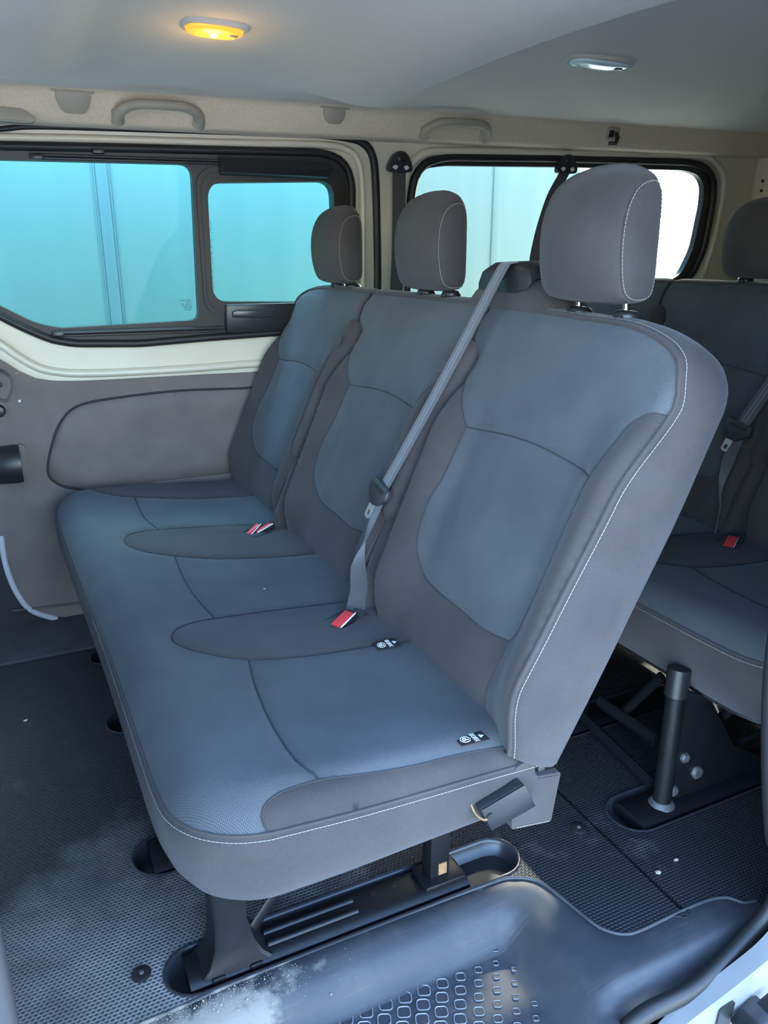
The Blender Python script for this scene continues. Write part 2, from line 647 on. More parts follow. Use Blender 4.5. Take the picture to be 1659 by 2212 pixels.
def rbox(name, c, size, mat, parent=None, bev=0.004, rot=None, seg=2, taper=None):
    """bevelled box; taper scales the +z end in x, y"""
    bm = bmesh.new()
    bmesh.ops.create_cube(bm, size=1.0)
    for v in bm.verts:
        k = taper if (taper and v.co.z > 0) else (1, 1)
        v.co = Vector((v.co.x * size[0] * k[0], v.co.y * size[1] * k[1], v.co.z * size[2]))
    if bev:
        bmesh.ops.bevel(bm, geom=bm.edges[:], offset=bev, segments=seg, affect='EDGES', profile=0.5)
    M = Matrix.Translation(Vector(c)) @ (rot.to_4x4() if rot is not None else Matrix.Identity(4))
    bm.transform(M)
    me = bpy.data.meshes.new(name)
    bm.to_mesh(me)
    bm.free()
    o = link(name, me, mat, parent)
    me.set_sharp_from_angle(angle=math.radians(40))
    return o


def prism(name, poly, mapf, d0, d1, mat, parent=None, bev=0.003, seg=2, sharp=40):
    """bevelled solid of a small convex or concave polygon, depth d0..d1"""
    bm = bmesh.new()
    a = [bm.verts.new(mapf(u, v, d0)) for u, v in poly]
    b = [bm.verts.new(mapf(u, v, d1)) for u, v in poly]
    n = len(poly)
    bm.faces.new(a)
    bm.faces.new(b[::-1])
    for i in range(n):
        bm.faces.new((a[i], b[i], b[(i + 1) % n], a[(i + 1) % n]))
    bmesh.ops.recalc_face_normals(bm, faces=bm.faces)
    if bev:
        bmesh.ops.bevel(bm, geom=bm.edges[:], offset=bev, segments=seg, affect='EDGES', profile=0.5, clamp_overlap=True)
    me = bpy.data.meshes.new(name)
    bm.to_mesh(me)
    bm.free()
    o = link(name, me, mat, parent)
    me.set_sharp_from_angle(angle=math.radians(sharp))
    return o


def lathe(name, prof, c, axis, mat, parent=None, seg=20):
    """profile (r, h) turned about an axis through c"""
    q = Vector((0, 0, 1)).rotation_difference(Vector(axis))
    V, F = [], []
    m = len(prof)
    for r, h in prof:
        for j in range(seg):
            a = 2 * math.pi * j / seg
            V.append(Vector(c) + q @ Vector((r * math.cos(a), r * math.sin(a), h)))
    for i in range(m - 1):
        for j in range(seg):
            j2 = (j + 1) % seg
            F.append((i * seg + j, i * seg + j2, (i + 1) * seg + j2, (i + 1) * seg + j))
    F.append(tuple(range(seg - 1, -1, -1)))
    F.append(tuple((m - 1) * seg + j for j in range(seg)))
    return meshobj(name, V, F, mat, parent, True, sharp=45)


def loft(name, rings, mat, parent=None, closed=True, cap=True, uv=None, sharp=None, flip=False):
    R = np.asarray(rings, float)
    m, n = R.shape[:2]
    V = R.reshape(-1, 3)
    F = []
    for i in range(m - 1):
        for j in range(n if closed else n - 1):
            j2 = (j + 1) % n
            f = (i * n + j, i * n + j2, (i + 1) * n + j2, (i + 1) * n + j)
            F.append(f[::-1] if flip else f)
    if cap and closed:
        a = tuple(range(n - 1, -1, -1))
        b = tuple((m - 1) * n + j for j in range(n))
        if cap != 'end':
            F.append(a[::-1] if flip else a)
        F.append(b[::-1] if flip else b)
    return meshobj(name, V, F, mat, parent, True, uv, sharp)


def ribbon(name, pts, side, width, thick, mat, parent=None, cols=1):
    """webbing: centre line, side vector per point, width and thickness; uv in metres"""
    P = np.asarray(pts, float)
    S = np.asarray(side, float)
    S = S / np.linalg.norm(S, axis=1)[:, None]
    t = np.gradient(P, axis=0)
    t /= np.linalg.norm(t, axis=1)[:, None]
    N = np.cross(t, S)
    N /= np.linalg.norm(N, axis=1)[:, None]
    Wd = np.asarray(width, float) if np.ndim(width) else np.full(len(P), width)
    V, F, U = [], [], []
    ln = np.concatenate([[0], np.cumsum(np.linalg.norm(np.diff(P, axis=0), axis=1))])
    for i in range(len(P)):
        for a, b in ((-.5, .5), (.5, .5), (.5, -.5), (-.5, -.5)):
            V.append(P[i] + S[i] * a * Wd[i] + N[i] * b * thick)
            U.append((a * Wd[i], ln[i]))
    for i in range(len(P) - 1):
        for j in range(4):
            j2 = (j + 1) % 4
            F.append((i * 4 + j, i * 4 + j2, (i + 1) * 4 + j2, (i + 1) * 4 + j))
    F.append((3, 2, 1, 0))
    e = (len(P) - 1) * 4
    F.append((e, e + 1, e + 2, e + 3))
    return meshobj(name, V, F, mat, parent, True, U, sharp=40)


def stitches(name, pts, nrm, mat, parent, pitch=0.0065, length=0.0054, w=0.0006, lift=0.0006):
    """row of thread stitches along a line on the cloth; one part"""
    P = resample(pts, 0.002)
    Nn = np.asarray(nrm, float)
    if Nn.ndim == 1:
        Nn = np.tile(Nn, (len(P), 1))
    else:
        src = np.asarray(pts, float)
        idx = np.array([np.argmin(((src - p) ** 2).sum(1)) for p in P])
        Nn = Nn[idx]
    ln = np.concatenate([[0], np.cumsum(np.linalg.norm(np.diff(P, axis=0), axis=1))])
    V, F = [], []
    s = 0.0
    while s + length < ln[-1]:
        a = np.array([np.interp(s, ln, P[:, k]) for k in range(3)])
        b = np.array([np.interp(s + length, ln, P[:, k]) for k in range(3)])
        nn = Nn[min(len(P) - 1, int(np.searchsorted(ln, s)))]
        nn = nn / np.linalg.norm(nn)
        t = (b - a) / np.linalg.norm(b - a)
        sd = np.cross(t, nn) * w
        k = len(V)
        a2, b2 = a + nn * lift, b + nn * lift
        mid = (a + b) / 2 + nn * (lift + w * 1.3)
        V += [a2 - sd, a2 + sd, b2 + sd, b2 - sd, mid - sd * .6, mid + sd * .6]
        F += [(k, k + 1, k + 5, k + 4), (k + 4, k + 5, k + 2, k + 3), (k, k + 4, k + 3), (k + 1, k + 2, k + 5)]
        s += pitch
    o = meshobj(name, V, F, mat, parent, False)
    o['kind'] = 'stuff'
    return o


def sstep(a, b, x):
    t = np.clip((np.asarray(x, float) - a) / (b - a), 0, 1)
    return t * t * (3 - 2 * t)


def arc_rect(u0, v0, u1, v1, r, n=5):
    out = []
    for cx, cy, a0 in ((u1 - r, v1 - r, 0), (u0 + r, v1 - r, 90), (u0 + r, v0 + r, 180), (u1 - r, v0 + r, 270)):
        for k in range(n + 1):
            a = math.radians(a0 + 90 * k / n)
            out.append((cx + r * math.cos(a), cy + r * math.sin(a)))
    return out


def rounded(poly, r, n=5):
    """round every corner of a polygon"""
    P = [np.array(p, float) for p in poly]
    N = len(P)
    rs = r if isinstance(r, (list, tuple)) else [r] * N
    out = []
    for i in range(N):
        p, a, b = P[i], P[i - 1], P[(i + 1) % N]
        u = (a - p) / np.linalg.norm(a - p)
        w = (b - p) / np.linalg.norm(b - p)
        k = min(rs[i], 0.45 * np.linalg.norm(a - p), 0.45 * np.linalg.norm(b - p))
        q0, q1 = p + u * k, p + w * k
        for j in range(n + 1):
            t = j / n
            out.append(tuple((1 - t) ** 2 * q0 + 2 * t * (1 - t) * p + t * t * q1))
    return out


def text_mesh(name, body, size, M, mat, parent=None, depth=0.0003):
    cu = bpy.data.curves.new(name, 'FONT')
    cu.body = body
    cu.size = size
    cu.align_x = 'CENTER'
    cu.align_y = 'CENTER'
    cu.extrude = depth
    cu.resolution_u = 3
    tmp = bpy.data.objects.new('tmp_text', cu)
    COL.objects.link(tmp)
    dg = bpy.context.evaluated_depsgraph_get()
    me = bpy.data.meshes.new_from_object(tmp.evaluated_get(dg))
    bpy.data.objects.remove(tmp)
    bpy.data.curves.remove(cu)
    me.transform(M)
    me.name = name
    me.materials.clear()
    return link(name, me, mat, parent, False)

# ================================================================== SETTING
ZM = lambda x, y, z: (x, y, z)


def stadium(x0, x1, y0, y1, n=10):
    r = (y1 - y0) / 2
    yc = (y0 + y1) / 2
    out = []
    for k in range(n + 1):
        a = math.radians(-90 + 180 * k / n)
        out.append((x1 - r + r * math.cos(a), yc + r * math.sin(a)))
    for k in range(n + 1):
        a = math.radians(90 + 180 * k / n)
        out.append((x0 + r + r * math.cos(a), yc + r * math.sin(a)))
    return out


STEP_EDGE = cr([(-1.0, 0.978), (-0.3, 0.978), (0.036, 0.979), (0.187, 0.987), (0.354, 0.991), (0.537, 0.99), (0.687, 0.987), (0.737, 0.982), (0.776, 0.96), (0.792, 0.931), (0.804, 0.875), (0.815, 0.823), (0.83, 0.798), (0.852, 0.782), (0.884, 0.777), (0.979, 0.778), (1.046, 0.775), (1.083, 0.764), (1.1, 0.743), (1.125, 0.735)], 4)
WELLS = [(0.088, 0.79, 0.990, 1.092), (0.078, 0.79, 1.278, 1.398), (0.088, 0.79, 1.80, 1.915), (0.085, 0.79, 2.19, 2.29),
         (1.03, 1.86, 0.962, 1.078), (1.03, 1.86, 1.30, 1.41)]
fl = empty('floor', (0.8, 1.6, -0.03))
tag(fl, 'black ribbed rubber van floor with chalky dust and recessed seat rail slots', 'floor', kind='structure')
edge_front = [p for p in STEP_EDGE if p[0] < 0.975]
edge_rear = [p for p in STEP_EDGE if p[0] > 0.992]
W2 = [stadium(*w) for w in WELLS]
plate('rubber_mat', [(-1.0, 2.31)] + edge_front + [(0.979, 0.760), (0.979, 2.31)], W2[:4], ZM, 0.0, -0.012, MAT_FLOOR, fl)
plate('rubber_mat', [(0.988, 2.31), (0.988, 0.765)] + edge_rear + [(1.125, 0.70), (3.25, 0.70), (3.25, 2.31)], W2[4:], ZM, 0.0, -0.012, MAT_FLOOR, fl)
o = plate('subfloor', [(-1.6, 0.70), (3.3, 0.70), (3.3, 2.75), (-1.6, 2.75)], [], ZM, -0.16, -0.2, RUBBER, fl)
o = plate('sill_mat', cr([(-1.0, 2.315), (3.25, 2.315)]) + [(3.25, 2.70), (-1.0, 2.70)], [], ZM, 0.006, -0.02, plain('sill_mat', (0.06, 0.062, 0.07), 0.7, noise=0.3, nscale=14, bump=0.3, bscale=120), fl)
for w in WELLS:
    r0 = stadium(*w)
    g = 0.010
    r1 = stadium(w[0] + g, w[1] - g, w[2] + g, w[3] - g)
    rg = [[(x, y, 0.0015) for x, y in stadium(w[0] - .004, w[1] + .004, w[2] - .004, w[3] + .004)], [(x, y, 0.004) for x, y in r0],
          [(x, y, -0.004) for x, y in stadium(w[0] + .004, w[1] - .004, w[2] + .004, w[3] - .004)], [(x, y, -0.034) for x, y in r1]]
    o = loft('rail_slot', rg, SATIN, fl, cap=False)
    bm = bmesh.new()
    bm.from_mesh(o.data)
    bm.verts.ensure_lookup_table()
    n = len(r0)
    bm.faces.new([bm.verts[3 * n + j] for j in range(n)])
    bmesh.ops.recalc_face_normals(bm, faces=bm.faces)
    bm.to_mesh(o.data)
    bm.free()
# round floor plugs
for i, ((x, y), lb) in enumerate(zip([(0.947, 1.032), (0.054, 1.069)], ('round black floor plug between the bench and the third-row rail', 'round black floor plug in the dusty mat by the front rail end'))):
    t = empty('floor_plug', (x, y, 0))
    tag(t, lb, 'floor plug', 'floor plugs')
    lathe('cap', [(0.0165, 0.0), (0.0165, 0.003), (0.013, 0.0045), (0.004, 0.004)], (x, y, 0.0002), (0, 0, 1), RUBBER, t)
    lathe('stud', [(0.0045, 0.0), (0.004, 0.003), (0.002, 0.004)], (x, y, 0.0035), (0, 0, 1), WORN, t, 10)

# ---- far side wall -------------------------------------------------


def Wm(x, z, d):
    """inner face of the far side wall; d measured into the cabin"""
    y = 2.72 if z < 0.8 else 2.72 - 0.10 * (z - 0.8)
    return (x, y - d, z)


def Tm(x, z, d):
    """lower trim: the foot swells inward"""
    y = 2.715 if z < 0.8 else 2.715 - 0.10 * (z - 0.8)
    y -= 0.13 * float(sstep(0.34, 0.0, z))
    return (x, y - d, z)


def Wv(u, v):
    """vectorised trim surface for sewn or moulded panels"""
    y = np.where(v < 0.8, 2.715, 2.715 - 0.10 * (v - 0.8)) - 0.13 * sstep(0.34, 0.0, v) - 0.014
    return np.stack([u, y, v], 1), np.tile(np.array([0, -1.0, 0]), (len(u), 1))


OPEN1 = [(-0.62, 1.47), (-0.66, 1.30), (-0.45, 1.20)] + [(-0.089, 1.04), (-0.022, 0.98), (0.05, 0.936), (0.114, 0.903), (0.181, 0.888), (0.383, 0.879), (0.616, 0.889), (0.848, 0.896), (1.08, 0.905), (1.136, 1.015), (1.141, 1.144), (1.135, 1.388), (1.118, 1.439), (1.083, 1.469), (1.019, 1.483), (0.43, 1.465), (0.045, 1.452)]
OPEN1 = rounded(OPEN1, [.03, .06, .05] + [.02] * 8 + [.03] + [.02] * 3 + [.03] * 3 + [.02] * 2, 4)
OPEN2 = rounded([(1.369, 0.925), (1.372, 1.144), (1.366, 1.351), (1.378, 1.427), (1.416, 1.471), (1.5, 1.493), (1.99, 1.512), (2.658, 1.529), (2.768, 1.515), (2.83, 1.47), (2.85, 1.374), (2.849, 1.182), (2.808, 1.073), (2.62, 0.97), (1.55, 0.95)], .03, 4)
wl_root = empty('wall_left', (0.8, 2.74, 0))
tag(wl_root, 'cream-white painted far side wall of the van', 'wall', kind='structure')
plate('painted_panel', [(-1.6, -0.2), (3.3, -0.2), (3.3, 1.70), (-1.6, 1.70)], [OPEN1, OPEN2], Wm, 0.0, -0.03, WHITE, wl_root, step=0.1)
# swaged lip around the rear window and the pressed bead under the front one
tube('pressed_lip', [Wm(x, z, 0.004) for x, z in resample(crc([(1.341, 1.078), (1.336, 1.35), (1.353, 1.449), (1.396, 1.491), (1.489, 1.512), (1.987, 1.531), (2.677, 1.555), (2.807, 1.538), (2.883, 1.478), (2.902, 1.357), (2.894, 1.173), (2.845, 1.043), (2.66, 0.93), (1.5, 0.91)], 5), 0.03, True)], (0.022, 0.016), WHITE, wl_root, 10, True)
tube('pressed_lip', [Wm(x, z, 0.002) for x, z in cr([(-0.202, 1.015), (-0.102, 0.951), (-0.034, 0.896), (0.037, 0.835), (0.102, 0.803), (0.227, 0.788), (0.53, 0.785), (0.795, 0.788), (1.1, 0.775)], 5)], (0.014, 0.022), WHITE, wl_root, 10)
tube('pressed_lip', [Wm(x, z, 0.002) for x, z in cr([(-0.023, 1.472), (0.299, 1.485), (0.719, 1.497), (1.019, 1.508), (1.111, 1.5), (1.155, 1.469), (1.175, 1.39), (1.185, 1.207), (1.191, 1.014)], 5)], (0.012, 0.016), WHITE, wl_root, 10)
tr = empty('trim_1', (0.2, 2.70, 0))
tag(tr, 'dark grey grained plastic lower side trim below the windows', 'trim', kind='structure')
INS = cr([(0.719, 0.707), (0.503, 0.714), (0.323, 0.707), (0.208, 0.697), (0.149, 0.678), (0.112, 0.642), (0.085, 0.595), (0.059, 0.523), (0.05, 0.473), (0.061, 0.445), (0.092, 0.42), (0.158, 0.398)], 5)
INS = [(1.30, 0.716)] + INS + [(0.45, 0.40), (1.30, 0.40)]
TOUT = [(-0.62, 1.10)] + cr([(-0.211, 0.962), (-0.111, 0.896), (-0.04, 0.849), (0.007, 0.81), (0.051, 0.784), (0.098, 0.772), (0.225, 0.765), (0.529, 0.763), (0.76, 0.76)], 5) + [(1.40, 0.775), (3.2, 0.80), (3.2, 0.0), (0.1, 0.0)] + cr([(0.02, 0.005), (-0.06, 0.05), (-0.10, 0.12), (-0.115, 0.2)], 4) + [(-0.13, 0.30), (-0.62, 0.32)]
TSUB = resample(TOUT, 0.05, True)
plate('trim_moulding', TSUB, [resample(INS, 0.04, True)], Tm, 0.014, 0.0, TRIM, tr, step=0.08)
plate('trim_backing', [(-0.5, 0.0), (2.2, 0.0), (2.2, 0.74), (-0.5, 0.74)], [], Tm, 0.004, 0.0, SEAM, tr, step=0.09)
panel('trim_insert', INS, Wv, TRIM, tr, step=0.03, dip=0.010, dipw=0.006, flip=False, bstep=0.012)
tube('groove_bead', [Tm(x, z, 0.013) for x, z in INS[:-2]], 0.0042, SEAM, tr, 8)
tube('lower_ridge', [Tm(x, z, 0.016) for x, z in cr([(-0.116, 0.057), (-0.05, 0.053), (0.026, 0.05), (0.151, 0.043)], 4)], (0.003, 0.005), TRIM, tr, 8)
tube('edge_strip', [Tm(x, z, 0.016) for x, z in cr([(-0.118, 0.28), (-0.117, 0.2), (-0.10, 0.12), (-0.062, 0.05), (0.012, 0.004)], 6)], (0.006, 0.009), plain('pale_edge_strip', (0.5, 0.5, 0.52), 0.5), tr, 8)

# door opening seal (thin along the roof, fat down the pillar)
sp = [Wm(x, z, 0.012) for x, z in cr([(-0.09, 1.481), (0.051, 1.495), (0.149, 1.507), (0.435, 1.517), (0.874, 1.53), (1.102, 1.532), (1.174, 1.519), (1.209, 1.482), (1.224, 1.406), (1.237, 1.239), (1.247, 1.046), (1.24, 0.9), (1.235, 0.7)], 6)]
o = tube('trim_2', sp, 0.011, RUBBER, None, 10, rr=[0.7 + 0.55 * float(sstep(1.0, 1.2, p[0])) for p in sp])
tag(o, 'black rubber door opening seal running down beside the pillar', 'seal', kind='structure')

# ---- front side window (sliding) ------------------------------------
w1 = empty('window_1', (0.3, 2.66, 1.2))
tag(w1, 'side window with black frame and sliding pane behind the bench', 'window', kind='structure')
FIX = rounded([(-0.55, 1.405), (-0.57, 1.32), (-0.40, 1.20)] + [(-0.086, 1.06), (-0.018, 1.011), (0.073, 0.956), (0.145, 0.937), (0.584, 0.948), (0.586, 1.428), (0.04, 1.416)], [.03, .03, .03, .01, .01, .03, .02, .03, .035, .01], 4)
SLI = rounded([(0.632, 1.009), (0.629, 1.376), (1.06, 1.396), (1.081, 0.998)], .05, 6)
plate('window_frame', [(x, z) for x, z in OPEN1], [FIX, SLI], Wm, 0.012, -0.02, FRAMEBLK, w1)
SO = rounded([(0.603, 0.962), (0.594, 1.421), (1.095, 1.445), (1.125, 0.949)], .07, 6)
SI = rounded([(0.624, 0.995), (0.619, 1.389), (1.07, 1.409), (1.093, 0.983)], .055, 6)
plate('slider_frame', SO, [SI], Wm, 0.022, 0.010, FRAMEBLK, w1)
SI2 = rounded([(0.614, 0.978), (0.607, 1.405), (1.084, 1.427), (1.109, 0.966)], .06, 6)
plate('slider_rib', SI2, [SLI], Wm, 0.028, 0.012, FRAMEBLK, w1)
plate('pane', FIX, [], Wm, -0.006, -0.010, GLASS1, w1)
plate('sliding_pane', SLI, [], Wm, 0.004, 0.000, GLASS1, w1)
tube('window_seal', [Wm(x, z, 0.014) for x, z in resample(OPEN1, 0.025, True)], 0.013, RUBBER, w1, 10, True)
for pts, r in (([(0.13, 1.432), (0.672, 1.441)], 0.0035), ([(0.145, 1.424), (0.672, 1.433)], 0.0045), ([(0.13, 0.924), (0.665, 0.922)], 0.0045), ([(0.142, 0.915), (0.665, 0.911)], 0.0035)):
    tube('blind_rail', [Wm(x, z, 0.03) for x, z in resample(pts, 0.1)], r, SATIN, w1, 8)
for x, z in [(0.137, 1.427), (0.308, 1.45), (0.136, 0.921)]:
    rbox('rail_clip', Wm(x, z, 0.028), (0.035, 0.02, 0.014), SATIN, w1, 0.003)
(xa, za), (xb, zb) = [(0.668, 1.447), (1.033, 1.402)]
zm = (za + zb) / 2
cas = []
for x in (xa, xb):
    cas.append([Wm(x, z, d) for z, d in ((za, 0.022), (za + .002, 0.05), (zm + 0.002, 0.064), (zb + 0.004, 0.056), (zb, 0.045), (zb, 0.022))])
loft('blind_cassette', cas, BLACK, w1, sharp=25)
tube('cassette_pin', [Wm(xb, (za + zm) / 2, 0.04), Wm(xb + 0.016, (za + zm) / 2 - 0.002, 0.04)], 0.007, SATIN, w1, 10)
tube('blind_edge', [Wm(x, z, 0.03) for x, z in ((xa + 0.002, zb + 0.002), (xb - 0.002, zb + 0.002))], 0.005, SATIN, w1, 8)
(xa, za), (xb, zb) = [(0.67, 1.0), (0.935, 0.903)]
prism('window_latch', [(xa, za), (xb, za), (xb, zb), (xa, zb)], Wm, 0.012, 0.045, BLACK, w1, 0.007)
(xa, za), (xb, zb) = [(0.689, 0.982), (0.841, 0.956)]
prism('latch_grip', [(xa, za - .006), (xa + .02, za), (xb, za), (xb, zb), (xb - .04, zb - .004), (xa, zb)], Wm, 0.045, 0.058, SATIN, w1, 0.004)
# glass marks (small printed maker's lines, seen from behind)
for k, (wd, zz) in enumerate(((26, 664), (14, 668), (24, 674), (22, 678), (20, 683), (16, 687))):
    (x1, z1), (x2, z2) = WPX = ((0.566 - wd * 0.0016, 0.0), (0.566, 0.0))
    zc_ = 1.012 - k * 0.0062
    nn = wd // 2
    V, F = [], []
    for q in range(nn):
        if (q * 7 + k * 3) % 5 == 0:
            continue
        x0_ = x2 - (q + 1) * 0.0030
        b0 = len(V)
        V += [Wm(x0_, zc_, -0.003), Wm(x0_ + 0.0020, zc_, -0.003), Wm(x0_ + 0.0020, zc_ + 0.003, -0.003), Wm(x0_, zc_ + 0.003, -0.003)]
        F.append((b0, b0 + 1, b0 + 2, b0 + 3))
    o = meshobj('glass_mark', V, F, CARG, w1, False)
V, F = [], []
for q in range(52):
    zz = 1.26 - q * 0.0042
    if q % 9 in (3, 7) or 8 < q < 11 or 19 < q < 22:
        continue
    b0 = len(V)
    x0_ = 0.637 + (0.0015 if q % 3 else -0.001)
    V += [Wm(x0_, zz, 0.006), Wm(x0_ + 0.003, zz, 0.006), Wm(x0_ + 0.003, zz + 0.002, 0.006), Wm(x0_, zz + 0.002, 0.006)]
    F.append((b0, b0 + 1, b0 + 2, b0 + 3))
meshobj('glass_mark', V, F, CARG, w1, False)

# ---- rear side window ------------------------------------------------
w2 = empty('window_2', (2.1, 2.66, 1.2))
tag(w2, 'fixed rear side window with thick black rubber seal', 'window', kind='structure')
PAN2 = rounded([(1.393, 0.924), (1.379, 1.351), (1.39, 1.42), (1.423, 1.453), (1.502, 1.466), (1.995, 1.483), (2.653, 1.499), (2.736, 1.485), (2.782, 1.446), (2.795, 1.373), (2.79, 1.192), (2.749, 1.084), (2.55, 0.985), (1.57, 0.965)], .03, 4)
plate('window_frame', OPEN2, [PAN2], Wm, 0.008, -0.02, FRAMEBLK, w2)
plate('pane', PAN2, [], Wm, -0.006, -0.010, GLASS2, w2)
tube('window_seal', [Wm(x, z, 0.012) for x, z in resample(OPEN2, 0.03, True)], 0.015, RUBBER, w2, 10, True)
for ch, (px_, pz_) in zip('ЯN', [(2.766, 1.378), (2.763, 1.338)]):
    M = Matrix.Translation(Vector(Wm(px_, pz_, -0.004))) @ Matrix.Rotation(math.radians(90), 4, 'X')
    text_mesh('glass_letter', 'R' if ch != 'N' else 'N', 0.022, M @ Matrix.Scale(-1, 4, (1, 0, 0)), HANDLE, w2)

# ---- headliner -------------------------------------------------------


def zc(x, y):
    """roof lining height: crowned, with two cross-ways duct bulges"""
    base = 1.591 + 0.0185 * x + 0.050 * (1 - ((2.545 - y) / 0.95 - 1) ** 2)
    s = sstep(2.46, 2.30, y)
    e2 = 1.115 + 0.07 * (2.2 - y)
    b2 = sstep(0.70, 1.06, x) * (1 - sstep(e2, e2 + 0.016, x)) * 0.060
    b1 = sstep(-0.30, 0.08, x) * (1 - sstep(0.13, 0.26, x)) * 0.050
    return base - s * (b1 + b2)


ce = empty('ceiling', (0.8, 1.6, 1.6))
tag(ce, 'grey-beige cloth headliner with cross-ways folds', 'ceiling', kind='structure')
xs = np.concatenate([np.arange(-1.6, 0.9, 0.03), np.arange(0.9, 1.3, 0.006), np.arange(1.3, 3.31, 0.03)])
ys = np.concatenate([np.arange(0.5, 2.54, 0.03), [2.545]])
X, Y = np.meshgrid(xs, ys, indexing='ij')
Z = zc(X, Y)
V = np.stack([X, Y, Z], 2).reshape(-1, 3)
ny = len(ys)
F = [(i * ny + j, i * ny + j + 1, (i + 1) * ny + j + 1, (i + 1) * ny + j) for i in range(len(xs) - 1) for j in range(ny - 1)]
meshobj('roof_lining', V, F, LINER, ce)
prof = [(2.530, 0.002), (2.5435, -0.003), (2.549, -0.012), (2.556, -0.035), (2.564, -0.06), (2.571, -0.076), (2.578, -0.083), (2.60, -0.085), (2.66, -0.085)]
xs2 = np.arange(-1.6, 3.31, 0.05)
rings = []
for x in xs2:
    rings.append([(x, y, zc(x, 2.545) + dz) for y, dz in prof])
loft('side_lining', rings, LINER_SIDE, ce, closed=False, cap=False)
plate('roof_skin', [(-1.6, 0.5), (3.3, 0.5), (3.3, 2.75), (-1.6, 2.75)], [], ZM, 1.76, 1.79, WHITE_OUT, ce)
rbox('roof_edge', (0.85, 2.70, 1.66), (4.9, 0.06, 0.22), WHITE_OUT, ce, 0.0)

# ---- rear end, near side, front --------------------------------------
wr = empty('wall_rear', (3.28, 1.6, 0))
tag(wr, 'pale grey-white inner rear end of the van', 'wall', kind='structure')
plate('rear_panel', [(0.5, -0.2), (2.75, -0.2), (2.75, 1.78), (0.5, 1.78)], [], lambda u, v, d: (3.25 + d, u, v), 0.0, 0.03, WHITE, wr)  # left without a rear window to keep light off the third row
rbox('corner_post', (3.16, 2.60, 0.9), (0.16, 0.16, 1.5), WHITE, wr, 0.05, None, 4)
for z in (1.47, 1.43, 1.30):
    rbox('rivet', (3.078, 2.60, z), (0.006, 0.012, 0.012), BLACK, wr, 0.002)
NEAR_HOLE = [(-0.11, 1.44), (-0.115, -0.32), (0.30, -0.32), (0.60, -0.30), (0.74, -0.12), (0.82, -0.035), (0.92, -0.012), (1.03, 0.02), (1.08, 0.06), (1.095, 0.12), (1.075, 0.22), (1.01, 0.45), (0.985, 0.62), (0.98, 0.9), (0.98, 1.44)]
HOLE = rounded(NEAR_HOLE, .06, 4)
wn_ = empty('wall_right', (0.8, 0.66, 0))
tag(wn_, 'white painted body side around the open sliding door', 'wall', kind='structure')
YM = lambda y0: (lambda u, v, d: (u, y0 + d, v))
plate('body_side', [(-1.6, -0.5), (3.3, -0.5), (3.3, 1.78), (-1.6, 1.78)], [HOLE], YM(0.655), 0.0, -0.03, WHITE_OUT, wn_)  # rear side window left closed so the third row stays dark
plate('inner_lining', [(1.14, 0.0), (3.3, 0.0), (3.3, 1.78), (1.14, 1.78)], [rounded([(1.55, 0.95), (2.6, 0.95), (2.6, 1.42), (1.55, 1.42)], .08)], YM(0.70), 0.0, -0.02, TRIM, wn_)
SEALR = cr([(0.1, 0.60, -0.20), (0.5, 0.60, -0.19)] + [(0.689, 0.654, -0.1), (0.744, 0.664, -0.05), (0.784, 0.661, -0.02), (0.898, 0.662, -0.02), (1.03, 0.68, 0.005), (1.085, 0.68, 0.045), (1.108, 0.68, 0.1), (1.1, 0.68, 0.16), (1.054, 0.68, 0.224), (0.985, 0.68, 0.511), (0.97, 0.68, 0.75), (0.965, 0.68, 1.1), (0.965, 0.68, 1.5)], 6)
o = tube('trim_3', SEALR, 0.015, RUBBER, None, 12)
tag(o, 'fat black rubber seal sweeping round the rear corner of the open doorway', 'seal', kind='structure')
o = tube('trim_4', cr([(-0.100, 0.62, -0.1), (-0.099, 0.62, 0.3), (-0.098, 0.62, 0.6), (-0.100, 0.62, 0.9), (-0.103, 0.62, 1.5)], 4), (0.016, 0.020), plain('grey_rubber', (0.035, 0.035, 0.04), 0.4), None, 12)
tag(o, 'grey rubber edge strip upright at the front of the doorway', 'seal', kind='structure')
wf = empty('wall_front', (-1.58, 1.6, 0))
tag(wf, 'unseen front end panel of the cabin with a small opening that limits the light', 'wall', kind='structure')
plate('front_light_baffle', [(0.5, -0.2), (2.75, -0.2), (2.75, 1.78), (0.5, 1.78)], [rounded([(0.85, 1.05), (2.45, 1.05), (2.40, 1.48), (0.90, 1.48)], .08)], lambda u, v, d: (-1.58 - d, u, v), 0.0, 0.03, TRIM, wf)  # unseen panel added; opening kept small to darken floor and lower trim

# lock catch in the body side, bottom right
lc = empty('door_catch', (0.966, 0.62, -0.071))
tag(lc, 'black door lock catch bolted to the white body below the seal', 'latch')
(xa, _, za), (xb, _, zb) = [(0.913, 0.622, -0.033), (0.944, 0.622, -0.088)]
prism('catch_recess', rounded([(xa - .004, zb - .02), (xb, zb - .02), (xb + .004, za), (xa, za - .004)], .008), YM(0.0), 0.621, 0.624, BLACK, lc, 0.0)
bx = [(0.934, 0.6, -0.037), (0.978, 0.6, -0.055), (0.994, 0.6, -0.053), (0.92, 0.6, -0.037)]
rbox('catch_body', (bx[1][0], 0.60, bx[1][2] - 0.012), (0.055, 0.045, 0.03), SATIN, lc, 0.005, Matrix.Rotation(math.radians(-22), 3, 'Y'))
rbox('catch_jaw', (bx[1][0] + 0.028, 0.592, bx[1][2] + 0.004), (0.035, 0.04, 0.022), STEEL, lc, 0.004, Matrix.Rotation(math.radians(-18), 3, 'Y'))
rbox('catch_shim', (bx[1][0] - 0.026, 0.598, bx[1][2] - 0.010), (0.03, 0.04, 0.018), STEEL, lc, 0.004, Matrix.Rotation(math.radians(-20), 3, 'Y'))
